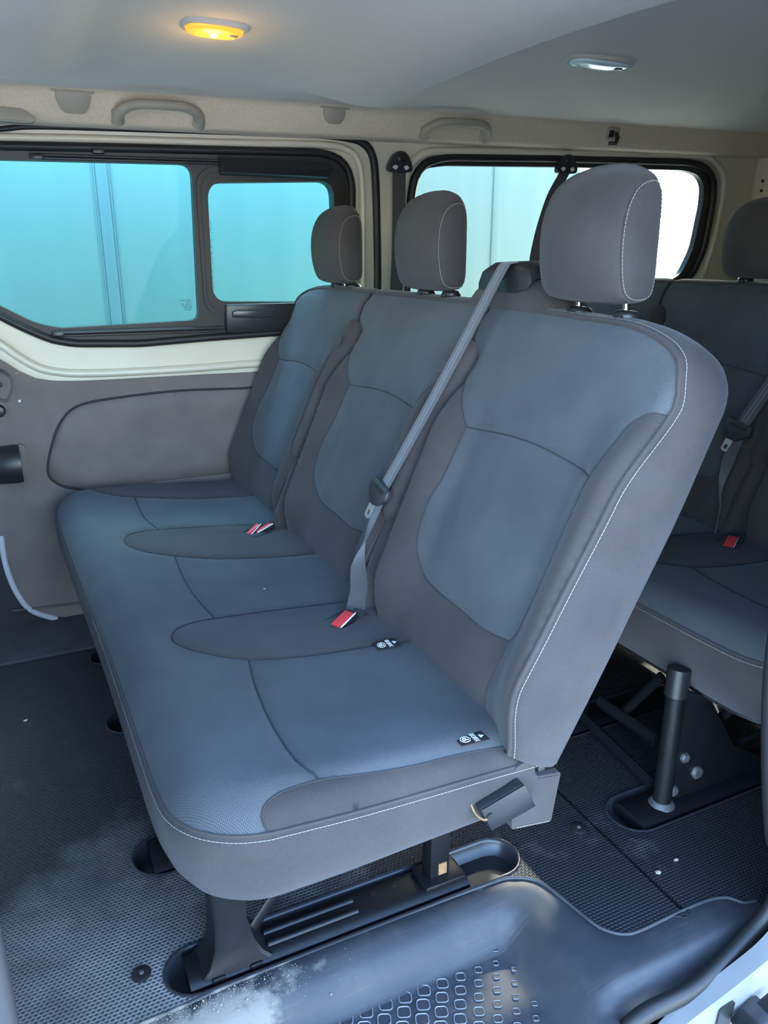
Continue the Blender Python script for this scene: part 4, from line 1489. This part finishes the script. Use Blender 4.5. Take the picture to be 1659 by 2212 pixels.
# ---- pads in the gaps between the backs -------------------------------------
for gy in (1.459, 2.083):
    for (v0, v1, wf_, wid, nm) in ((0.215, 0.650, 0.052, 0.026, 'gap_pad'), (-0.03, 0.235, 0.034, 0.022, 'gap_filler')):
        rings, uvs = [], []
        vs = np.concatenate([[v0, v0 + .004, v0 + .014], np.linspace(v0 + .03, v1 - .03, 12), [v1 - .012, v1 - .003, v1]])
        for v in vs:
            e = min(1.0, max(0.12, min(v - v0, v1 - v) / 0.022)) ** 0.5
            wm = wf_ * (1 - 0.45 * float(sstep(0.42, 0.66, v))) * (0.55 + 0.45 * e)
            ring = []
            for a in np.linspace(0, 2 * math.pi, 14, endpoint=False):
                ca, sa = math.cos(a), math.sin(a)
                yy = gy + wid * (abs(ca) ** 0.7) * (1 if ca > 0 else -1) * e + 0.012 * float(sstep(0.6, 0.2, v))
                ww_ = -0.03 + (wm + 0.03) * (abs(sa) ** 0.7 if sa > 0 else -0.2 * abs(sa))
                ring.append(tuple(bpos(yy, v, ww_)))
            rings.append(ring)
            uvs += [(a_ * 0.01, v) for a_ in range(14)]
        gp = loft(nm, rings, GREY, bench, uv=uvs)
        if nm == 'gap_pad':
            q = bpos(gy + 0.006, 0.575, 0.040)
            R = Matrix((Vector((0, 1, 0)), Vector(BV), Vector(BW))).transposed()
            rbox('pull_loop', q, (0.056, 0.026, 0.010), GREY, gp, 0.004, R)

# ---- shoulder belt outlet on top of the back ----------------------------------
hump = []
for x, k in ((0.955, 0.55), (0.965, 0.8), (0.985, 0.95), (1.02, 1.0), (1.05, 0.92), (1.065, 0.7)):
    prof_ = crc([(1.20, 1.03), (1.25, 1.055), (1.31, 1.095), (1.37, 1.115), (1.46, 1.118), (1.53, 1.108), (1.565, 1.08), (1.60, 1.04), (1.60, 1.0), (1.20, 1.0)], 3)
    hump.append([(x, y, 1.0 + (z - 1.0) * k) for y, z in prof_])
hb = loft('belt_outlet', hump, GREY, bench, uv=[(p[1], p[2]) for r in hump for p in r])
rings = []
for x, k, dz in ((0.958, 0.9, -0.012), (0.962, 0.97, 0.0), (0.975, 1.0, 0.008), (1.01, 1.0, 0.010), (1.05, 0.96, 0.004), (1.062, 0.9, -0.012)):
    rings.append([(x, 1.435 + dy * k, 1.122 + dz + z_) for dy, z_ in ((-0.105, -0.02), (-0.095, 0.004), (-0.05, 0.012), (0.05, 0.010), (0.085, -0.002), (0.10, -0.026), (0.06, -0.03), (-0.06, -0.03))])
loft('outlet_bezel', rings, BLACK, hb, sharp=40)

# ---- third row: the same bench behind ------------------------------------------
D3 = Vector((1.10, -0.05, 0.018))
bench3 = copy_tree(bench, None, D3)
tag(bench3, 'second dark bench in the shade behind the first, partly cut by the frame', 'bench seat', 'bench seats in rows')


# ---- middle seat belts -----------------------------------------------------------
def belt(delta, label, twist=1.0):
    t = empty('seat_belt', Vector((0.62, 1.44, 0.40)) + Vector(delta))
    tag(t, label, 'seat belt', 'seat belts')
    D = np.array(delta)
    top = cr([(1.01, 1.415, 1.128), (0.985, 1.418, 1.140), (0.962, 1.420, 1.138), (0.945, 1.423, 1.12)] + [tuple(bpos(y, v, w)) for y, v, w in ((1.430, 0.60, 0.045), (1.455, 0.43, 0.056), (1.487, 0.275, 0.062))], 8)
    top = resample(np.array(top), 0.012)
    N = len(top)
    side = np.tile(np.array([0.10, 1.0, 0.0]), (N, 1))
    parts = []
    main = ribbon('web', top + D, side, 0.047, 0.0022, BELT, t)
    for o_ in (-0.006, 0.006):
        tt = np.gradient(top, axis=0)
        tt /= np.linalg.norm(tt, axis=1)[:, None]
        nn_ = np.cross(tt, side)
        nn_ /= np.linalg.norm(nn_, axis=1)[:, None]
        if nn_[N // 2] @ BW < 0:
            nn_ = -nn_
        s_ = side / np.linalg.norm(side, axis=1)[:, None]
        ribbon('web_stripe', (top + s_ * o_ + nn_ * 0.0014 + D)[3:], side[3:], 0.006, 0.0008, BELT_LIGHT, main)
    lowp = resample(np.array(cr([tuple(bpos(1.487, 0.275, 0.060)), tuple(bpos(1.478, 0.19, 0.064)), tuple(bpos(1.462, 0.115, 0.070)), (0.628, 1.452, 0.452), (0.618, 1.446, 0.418), (0.612, 1.440, 0.385)], 8)), 0.010)
    n = len(lowp)
    tw = np.linspace(0, 1, n)
    ang = np.interp(tw, [0, 0.15, 0.36, 0.6, 1.0], [0.0, 0.12, 0.42, 1.15, 1.62]) * twist
    sd_ = np.stack([np.sin(ang), np.cos(ang), np.zeros(n)], 1)
    ribbon('lower_web', lowp + D, sd_, 0.047, 0.0022, BELT, t)
    R = Matrix((Vector((0, 1, 0)), Vector(BV), Vector(BW))).transposed() @ Matrix.Rotation(math.radians(9), 3, 'Z')
    c0 = Vector(bpos(1.487, 0.268, 0.066)) + Vector(delta)

    def tm(u, v, d):
        return c0 + R @ Vector((u, v, d))
    tg_ = prism('tongue_grip', rounded([(-0.042, 0.022), (-0.048, -0.002), (-0.012, -0.030), (0.016, -0.032), (0.050, -0.004), (0.044, 0.024)], 0.008, 3), tm, -0.006, 0.008, SATIN, t, 0.003)
    prism('grip_slot', rounded([(-0.028, 0.012), (-0.028, 0.004), (0.028, 0.004), (0.028, 0.012)], 0.002, 2), tm, 0.006, 0.0095, RUBBER, tg_, 0.0)
    plate('tongue', rounded([(-0.006, -0.024), (0.020, -0.024), (0.018, -0.062), (0.012, -0.066), (-0.002, -0.066), (-0.006, -0.062)], 0.004, 3), [rounded([(0.0, -0.046), (0.012, -0.046), (0.012, -0.058), (0.0, -0.058)], 0.001, 2)], tm, 0.0, 0.0025, TONGUE, t)
    return t


belt((0, 0, 0), 'grey shoulder belt of the front bench with steel tongue hanging free')
belt(tuple(D3 + Vector((-0.03, 0.02, 0.03))), 'dark belt with steel tongue hanging in front of the shaded rear bench', 0.6)

# ---- floor frames ------------------------------------------------------------------


def rail(parent, x0, x1, y0, y1, z=-0.02, ribs=True):
    yc = (y0 + y1) / 2
    w = y1 - y0
    sec = [(-w / 2, 0.0), (-w / 2, 0.020), (-w / 2 + 0.006, 0.026), (-w / 2 + 0.018, 0.030), (w / 2 - 0.018, 0.030), (w / 2 - 0.006, 0.026), (w / 2, 0.020), (w / 2, 0.0)]
    rg = [[(x, yc + a, z + h) for a, h in sec] for x in (x0, x1)]
    r_ = loft('floor_rail', rg, STEEL, parent, sharp=30)
    if ribs:
        for dy in (-0.012, 0.014):
            tube('rail_rib', [(x0 + (x1 - x0) * 0.26, yc + dy, z + 0.030), (x0 + (x1 - x0) * 0.58, yc + dy, z + 0.030)], (0.005, 0.006), STEEL, r_, 8)
    for xx in (0.66, 0.74):
        lathe('rail_hole', [(0.005, 0), (0.005, 0.0006)], (x0 + (x1 - x0) * xx, yc + 0.01, z + 0.0301), (0, 0, 1), RUBBER, r_, 12)
    return r_


for i, w in enumerate(WELLS[:4]):
    rail(bench, w[0] + 0.035, 0.66, w[2] + 0.012, w[3] - 0.012, -0.022, i == 0)
# sheet-metal front leg of the near rail, flaring into its foot
for i, w in enumerate(WELLS[:3]):
    yc = (w[2] + w[3]) / 2
    rg = []
    for z, x0, x1, d in ((0.006, 0.145, 0.265, 0.034), (0.02, 0.158, 0.25, 0.031), (0.05, 0.168, 0.236, 0.029), (0.10, 0.172, 0.226, 0.028), (0.18, 0.168, 0.228, 0.028), (0.26, 0.16, 0.24, 0.028)):
        rg.append([(x0, yc - d, z), (x0 + .006, yc - d - .004, z), (x1 - .006, yc - d - .004, z), (x1, yc - d, z), (x1, yc + d, z), (x0, yc + d, z)])
    loft('front_leg', rg, STEEL, bench, sharp=35)
    q = rbox('rear_leg', (0.607, yc + 0.004, 0.125), (0.042, 0.036, 0.25), STEEL, bench, 0.004)
    rbox('foot_plate', (0.610, yc - 0.002, 0.013), (0.085, 0.062, 0.012), STEEL, bench, 0.003)
    if i == 0:
        rbox('rust_patch', (0.612, yc - 0.0145, 0.035), (0.018, 0.003, 0.026), RUST, q, 0.001)
    tube('brace', [(0.245, yc + 0.012, 0.028), (0.30, yc + 0.03, 0.075), (0.40, yc + 0.05, 0.24)], (0.012, 0.003), STEEL, bench, 8)
for k, xx in enumerate((0.17, 0.235)):
    rbox('rail_clip', (xx, 1.003, 0.002), (0.022, 0.010, 0.012), STEEL, bench, 0.002)
for yy in (1.04, 2.25):
    rbox('cross_tube', (0.40, 1.62 if yy < 2 else 1.62, 0.225), (0.03, 1.2, 0.03), STEEL, bench, 0.004) if yy < 2 else None

# third row frame
for w in WELLS[4:]:
    rail(bench3, w[0] + 0.04, 1.84, w[2] + 0.010, w[3] - 0.016, -0.020, False)
pst = (1.156, 1.01, 0.005)
tube('post_tube', [(pst[0], pst[1], 0.0), (pst[0] + .004, pst[1] + .004, 0.14), (pst[0] + 0.010, pst[1] + 0.010, 0.275)], 0.020, STEEL, bench3, 16)
tube('post_sleeve', [(pst[0] + 0.012, pst[1] + 0.012, 0.27), (pst[0] + 0.02, pst[1] + 0.018, 0.33)], 0.024, BLACK, bench3, 16)
lathe('post_weld', [(0.030, 0), (0.026, 0.006), (0.021, 0.012)], (pst[0], pst[1], 0.008), (0, 0, 1), WORN, bench3, 16)
prism('gusset_plate', [(pst[0] + .01, 0.01), (pst[0] + 0.34, 0.01), (pst[0] + .20, 0.10), (pst[0] + .10, 0.25), (pst[0] + .012, 0.29)], YM(pst[1]), -0.004, 0.004, STEEL, bench3, 0.001)
for (px_, pz_), r_ in zip([(1.201, 0.116), (1.246, 0.064), (1.18, 0.037)], (0.012, 0.016, 0.013)):
    lathe('bolt', [(r_, 0), (r_, 0.012), (r_ * 0.8, 0.015), (r_ * 0.5, 0.0155)], (px_, 1.012, pz_), (0, -1, 0.1), WORN, bench3, 6)
tube('link_rod', [(1.20, 1.03, 0.06), (1.62, 1.03, 0.10)], 0.007, STEEL, bench3, 8)
tube('cross_bar', [(1.196, 1.334, 0.03), (1.163, 1.054, 0.03)], (0.014, 0.010), STEEL, bench3, 8)
tube('cross_bar', [(1.248, 1.329, 0.06), (1.258, 1.135, 0.06)], (0.016, 0.012), STEEL, bench3, 8)
tube('brace', [(1.264, 1.268, 0.05), (1.27, 1.157, 0.22)], (0.012, 0.008), STEEL, bench3, 8)
tube('brace', [(1.35, 1.108, 0.05), (1.334, 1.01, 0.2)], (0.012, 0.008), STEEL, bench3, 8)
rbox('rear_leg', (1.72, 1.02, 0.13), (0.05, 0.04, 0.26), STEEL, bench3, 0.004)
rbox('rear_leg', (1.72, 1.36, 0.13), (0.05, 0.04, 0.26), STEEL, bench3, 0.004)
rbox('front_leg', (1.20, 1.36, 0.15), (0.05, 0.04, 0.30), STEEL, bench3, 0.004)

# ================================================================== FITTINGS


def liner_pt(x, t):
    """point on the sloping side lining: t = 0 roof edge .. 1 lower lip, with outward normal"""
    y = 2.5475 + 0.0225 * t
    z = zc(x, 2.545) - 0.008 - 0.066 * t
    return Vector((x, y, float(z)))


LN = Vector((0, -0.946, -0.323))
LT = Vector((0, 0.323, -0.946))


def grab(x0, x1, label):
    t = empty('grab_handle', liner_pt((x0 + x1) / 2, 0.5))
    tag(t, label, 'grab handle', 'grab handles')
    L = x1 - x0
    pts, rr = [], []
    ctrl = [(0.06, 0.95, 0.0), (0.055, 0.72, 0.012), (0.10, 0.42, 0.030), (0.22, 0.20, 0.042), (0.38, 0.14, 0.048), (0.62, 0.14, 0.048), (0.78, 0.20, 0.042), (0.90, 0.42, 0.030), (0.945, 0.72, 0.012), (0.94, 0.95, 0.0)]
    for a, b, d in cr(ctrl, 6):
        p = liner_pt(x0 + a * L, b) + LN * d
        pts.append(tuple(p))
    n = len(pts)
    rr = [1.35 - 0.45 * math.sin(math.pi * i / (n - 1)) ** 0.5 for i in range(n)]
    tube('grip', pts, (0.0155, 0.015), HANDLE, t, 12, rr=rr)
    for a in (0.06, 0.94):
        p = liner_pt(x0 + a * L, 0.74) + LN * 0.004
        rbox('handle_foot', p, (0.036, 0.034, 0.014), HANDLE, t, 0.006, Matrix((Vector((1, 0, 0)), LT, -LN)).transposed(), 3)
    return t


grab(0.349, 0.614, 'warm grey grab handle above the sliding side window')
grab(1.353, 1.626, 'warm grey grab handle above the rear side window')
for x, w_, lb in ((0.247, 0.095, 'half-round grey cover flap left of the front grab handle'), (1.034, 0.078, 'small half-round cover flap between the two grab handles')):
    base = liner_pt(x, 0.0)
    t = empty('cover_flap', base)
    tag(t, lb, 'cover', 'roof lining covers')
    R = Matrix((Vector((1, 0, 0)), -LT, LN)).transposed()

    def cm(u, v, d, base=base, R=R):
        return base + R @ Vector((u, v, d))
    h = w_ * 0.56
    ol = rounded([(-w_ / 2, 0.004), (w_ / 2, 0.004), (w_ / 2 * 0.95, -h * 0.5), (w_ / 2 * 0.6, -h), (-w_ / 2 * 0.6, -h), (-w_ / 2 * 0.95, -h * 0.5)], 0.018, 4)
    prism('flap', ol, cm, -0.004, 0.006, HANDLE, t, 0.0025)
    tube('flap_hinge', [cm(-w_ / 2 - 0.01, 0.004, 0.004), cm(w_ / 2 + 0.01, 0.004, 0.004)], 0.003, HANDLE, t, 8)
# sun-visor-like pad at the far left
x = 0.053
t = ce
p0 = liner_pt(x - 0.05, 1.0)
cap = prism('pillar_cap', rounded([(x - 0.30, p0.z + 0.030), (x + 0.06, p0.z + 0.022), (x + 0.095, p0.z - 0.002), (x + 0.08, p0.z - 0.012), (x - 0.30, p0.z - 0.006)], 0.012, 4), YM(0.0), 2.555, 2.60, HANDLE, ce, 0.004)
tube('cap_edge', [(x - 0.30, 2.556, p0.z - 0.006), (x + 0.07, 2.556, p0.z - 0.011)], 0.003, HANDLE, cap, 8)

# ---- roof lamps ----------------------------------------------------------


def roof_lamp(x, y, L, Wd, ang, label, lit):
    z = float(zc(x, y))
    t = empty('roof_lamp', (x, y, z))
    tag(t, label, 'lamp', 'roof lamps')
    R = Matrix.Rotation(ang, 3, 'Z')

    def rg(k, dz):
        return [tuple(Vector((x, y, z + dz)) + R @ Vector((u * k, v * k, 0))) for u, v in crc([(-L / 2, -Wd * .15), (-L * .34, -Wd / 2), (L * .3, -Wd / 2), (L / 2, -Wd * .1), (L * .42, Wd * .38), (0, Wd / 2), (-L * .38, Wd * .4)], 4)]
    # moulded lining dish round the lamp
    loft('lamp_bezel', [rg(1.18, 0.002), rg(1.08, -0.006), rg(1.02, -0.008), rg(1.0, -0.005)], LINER, t, cap=False)
    loft('lens', [rg(1.0, -0.004), rg(0.96, -0.012), rg(0.8, -0.016), rg(0.4, -0.018)], AMBER if lit else LENS, t)
    if lit:
        for k in range(13):
            a = -0.42 + k * 0.07
            s = 1 - abs(a) * 1.25
            p = [Vector((x, y, z - 0.0165)) + R @ Vector((a * L * .85, q * Wd * .27 * max(.3, s), 0)) for q in (-1, 1)]
            tube('lens_rib', [tuple(v) for v in p], 0.0012, AMBER, t, 6)
        lathe('bulb', [(0.002, 0), (0.008, 0.002), (0.009, 0.006), (0.004, 0.010)], (x - 0.002, y, z - 0.012), (0, 0, -1), BULB, t, 12)
        lt = bpy.data.lights.new('bulb_light', 'POINT')
        lt.energy = 0.22
        lt.color = (1.0, 0.6, 0.2)
        lt.shadow_soft_size = 0.03
        lo = bpy.data.objects.new('bulb_light', lt)
        COL.objects.link(lo)
        lo.location = (x, y, z - 0.045)
        lo.parent = t
        lo.matrix_parent_inverse = Matrix.Translation(-Vector(t.location))
    rbox('lamp_switch', tuple(Vector((x, y, z - 0.017)) + R @ Vector((L * .28, -Wd * .2, 0))), (0.022, 0.012, 0.006), BLACK if not lit else HANDLE, t, 0.002, R)
    return t


lp = [(0.506, 1.959, 1.632), (0.465, 1.999, 1.632), (0.544, 1.881, 1.632)]
roof_lamp(lp[0][0], lp[0][1], 0.135, 0.085, 0.10, 'lit amber roof lamp with ribbed lens above the front bench', True)
lp = [(1.567, 1.919, 1.66), (1.534, 2.008, 1.66), (1.613, 1.851, 1.66)]
roof_lamp(lp[0][0], lp[0][1], 0.20, 0.085, 0.0, 'unlit clear roof lamp towards the rear of the ceiling', False)

# coat hook in the rear side lining
x = 2.179
p = liner_pt(x, 0.35)
t = empty('coat_hook', p)
tag(t, 'small dark coat hook in the lining above the rear window', 'coat hook')
rbox('hook_base', p + LN * 0.004, (0.06, 0.045, 0.01), HANDLE, t, 0.006, Matrix((Vector((1, 0, 0)), LT, -LN)).transposed(), 3)
tube('hook', [tuple(p + LN * 0.01 + Vector((0.012, 0, 0))), tuple(p + LN * 0.03 + LT * 0.008 + Vector((0.006, 0, 0))), tuple(p + LN * 0.032 + LT * 0.03), tuple(p + LN * 0.014 + LT * 0.034 + Vector((-0.015, 0, 0)))], 0.008, BLACK, t, 10)
rbox('hook_slot', p + LN * 0.010 + Vector((-0.012, 0, 0)), (0.022, 0.024, 0.004), BLACK, t, 0.003, Matrix((Vector((1, 0, 0)), LT, -LN)).transposed())

# ---- pillar belts -----------------------------------------------------------


def pillar_belt(x, z, foot, up, label):
    c0 = Vector(Wm(x, z, 0.035))
    t = empty('pillar_belt', c0)
    tag(t, label, 'seat belt', 'pillar belts')

    def m(u, v, d):
        return Vector(Wm(x + u, z + v, 0.03 + d))
    g = prism('guide', rounded([(-0.046, -0.012), (-0.046, -0.030), (-0.02, -0.034), (0.02, -0.034), (0.046, -0.030), (0.046, -0.012), (0.03, 0.020), (0.012, 0.034), (-0.012, 0.034), (-0.03, 0.020)], 0.012, 3), m, -0.012, 0.012, SATIN, t, 0.004)
    for s in (-1, 1):
        prism('guide_slot', rounded([(s * .034, -0.018), (s * .022, -0.010), (s * .010, -0.016), (s * .02, -0.027)], 0.003, 2), m, 0.011, 0.0135, PRINT, g, 0.0)
    lathe('guide_bolt', [(0.016, 0), (0.016, 0.006), (0.010, 0.010)], tuple(m(0, 0.012, 0.010)), (0, -1, 0), BLACK, t, 16)
    pts = resample(np.array(cr([tuple(m(0, -0.022, 0.0))] + foot, 8)), 0.03)
    sd = np.tile(np.array([1.0, 0.05, 0.0]), (len(pts), 1))
    ribbon('web', pts, sd, 0.052, 0.0022, BELT, t)
    if up:
        pts = resample(np.array([tuple(m(0, 0.02, -0.012)), tuple(m(0.012, 0.12, -0.01))]), 0.03)
        ribbon('upper_web', pts, np.tile(np.array([1.0, 0, 0]), (len(pts), 1)), 0.05, 0.0022, BELT, t)
    return t


(x, z) = (1.306, 1.466)
pillar_belt(x, z, [(x + 0.0, 2.63, 1.2), (x - 0.01, 2.63, 0.95), (x - 0.01, 2.63, 0.6)], False, 'black belt hanging straight down the white pillar between the windows')
(x, z) = (2.023, 1.491)
ft = (1.777, 2.45, 1.136)
pillar_belt(x, z, [((x * .6 + ft[0] * .4), 2.58, z * .6 + ft[2] * .4), ft, (ft[0] - 0.08, 2.35, ft[2] - 0.3)], True, 'black belt slanting across the rear side window behind the nearest headrest')

# ---- things on the lower trim ------------------------------------------------
(xa, za), (xb, zb) = [(-0.159, 0.578), (-0.023, 0.458)]
t = empty('trim_holder', Tm((xa + xb) / 2, zb, 0.03))
tag(t, 'black moulded pocket projecting from the side trim at the left edge', 'holder')
rg = []
for x, k in ((xa, 0.75), (xa + .05, 0.95), (xb - .02, 1.0), (xb - .002, 0.98)):
    zc2 = (za + zb) / 2
    hh = (za - zb) / 2 * k
    rg.append([Tm(x, zc2 + hh, 0.014), Tm(x, zc2 + hh * .98, 0.055 * k), Tm(x, zc2 + hh * .6, 0.085 * k), Tm(x, zc2 - hh * .4, 0.090 * k), Tm(x, zc2 - hh * .95, 0.06 * k), Tm(x, zc2 - hh, 0.014)])
loft('holder_body', rg, BLACK, t, sharp=50)
prism('holder_rim', rounded([(xb - .004, za + .004), (xb + .016, za - .004), (xb + .016, zb + .014), (xb - .004, zb - .002)], .006, 3), Tm, 0.010, 0.03, TRIM, t, 0.002)
(xa, za), (xb, zb) = [(-0.08, 0.826), (-0.014, 0.71)]
t = empty('inner_door_handle', Tm((xa + xb) / 2, (za + zb) / 2, 0.02))
tag(t, 'fan-shaped door lock surround on the grey trim at the left edge', 'door handle')
zc2 = (za + zb) / 2
fan = rounded([(xa, zc2 + .025), (xb - .03, za), (xb, za - .03), (xb, zc2 - .01), (xb - .025, zb), (xa, zc2 - .03)], .014, 4)
plate('surround', fan, [[(xa + (x - xa) * .86 + .004, zc2 + (z - zc2) * .80) for x, z in fan]], Tm, 0.022, 0.012, BLACK, t)
plate('inset', [(xa + (x - xa) * .86 + .004, zc2 + (z - zc2) * .80) for x, z in fan], [], Tm, 0.017, 0.012, TRIM, t)
rbox('lock_slider', Tm(xb - .045, zc2 + .004, 0.022), (0.026, 0.012, 0.014), BLACK, t, 0.004)
for k, (px_, pz_) in enumerate([(-0.003, 0.806), (-0.003, 0.716)]):
    lathe('lock_mark', [(0.005, 0), (0.004, 0.001)], Tm(px_, pz_, 0.0135), (0, -1, 0), PRINT, t, 8)
(x, z) = (-0.066, 0.69)
t = lathe('trim_knob', [(0.020, 0), (0.020, 0.012), (0.015, 0.02), (0.006, 0.022)], Tm(x, z, 0.012), (0, -1, 0), BLACK, tr, 18)

# ---- crumbs and litter ---------------------------------------------------------
random.seed(4)


def litter(name, x, y, z, s, mat, label, cat):
    bm = bmesh.new()
    bmesh.ops.create_icosphere(bm, subdivisions=1, radius=1.0)
    for v in bm.verts:
        k = random.uniform(0.6, 1.2)
        v.co = Vector((v.co.x * s * k * 1.3, v.co.y * s * k, max(-0.2, v.co.z) * s * k * 0.7))
    bm.transform(Matrix.Translation((x, y, z)))
    me = bpy.data.meshes.new(name)
    bm.to_mesh(me)
    bm.free()
    return tag(link(name, me, mat), label, cat)


(x, y) = (0.467, 1.651)
litter('crumb', x, y, float(cz(np.array([x]), np.array([y]))[0]) + 0.001, 0.003, CRUMB, 'tiny brown crumb on the middle seat', 'crumb')
(x, y) = (1.066, 0.876)
litter('mat_chip', x, y, 0.001, 0.005, DUSTC, 'pale chip on the ribbed mat behind the entry step', 'chip')
(x, y) = (1.01, 0.866)
litter('mat_chip', x, y, 0.001, 0.006, DUSTC, 'pale scuffed crumbs near the joint of the floor mats', 'chip')
(x, y) = (-0.101, 1.973)
litter('paper_bit', x, y, 0.001, 0.005, PRINT, 'tiny white speck on the dark mat in front of the bench', 'paper')
V, F = [], []
for k in range(1100):
    a = random.gauss(0.12, 0.085)
    b = random.gauss(0.968, 0.02)
    if b > 0.985 or a < -0.06:
        continue
    z = float(step_S(np.array([a]), np.array([b]))[0][0, 2]) + 0.001
    s = random.uniform(0.0003, 0.0011) * (2.2 if random.random() < 0.04 else 1)
    i = len(V)
    V += [(a - s, b - s, z), (a + s, b - s * .6, z), (a + s * .5, b + s, z), (a, b, z + s)]
    F += [(i, i + 1, i + 3), (i + 1, i + 2, i + 3), (i + 2, i, i + 3)]
o = meshobj('sand_grains', V, F, DUSTC, None, False)
tag(o, 'loose pale sand spilled on the step edge by the front rail', 'sand', kind='stuff')
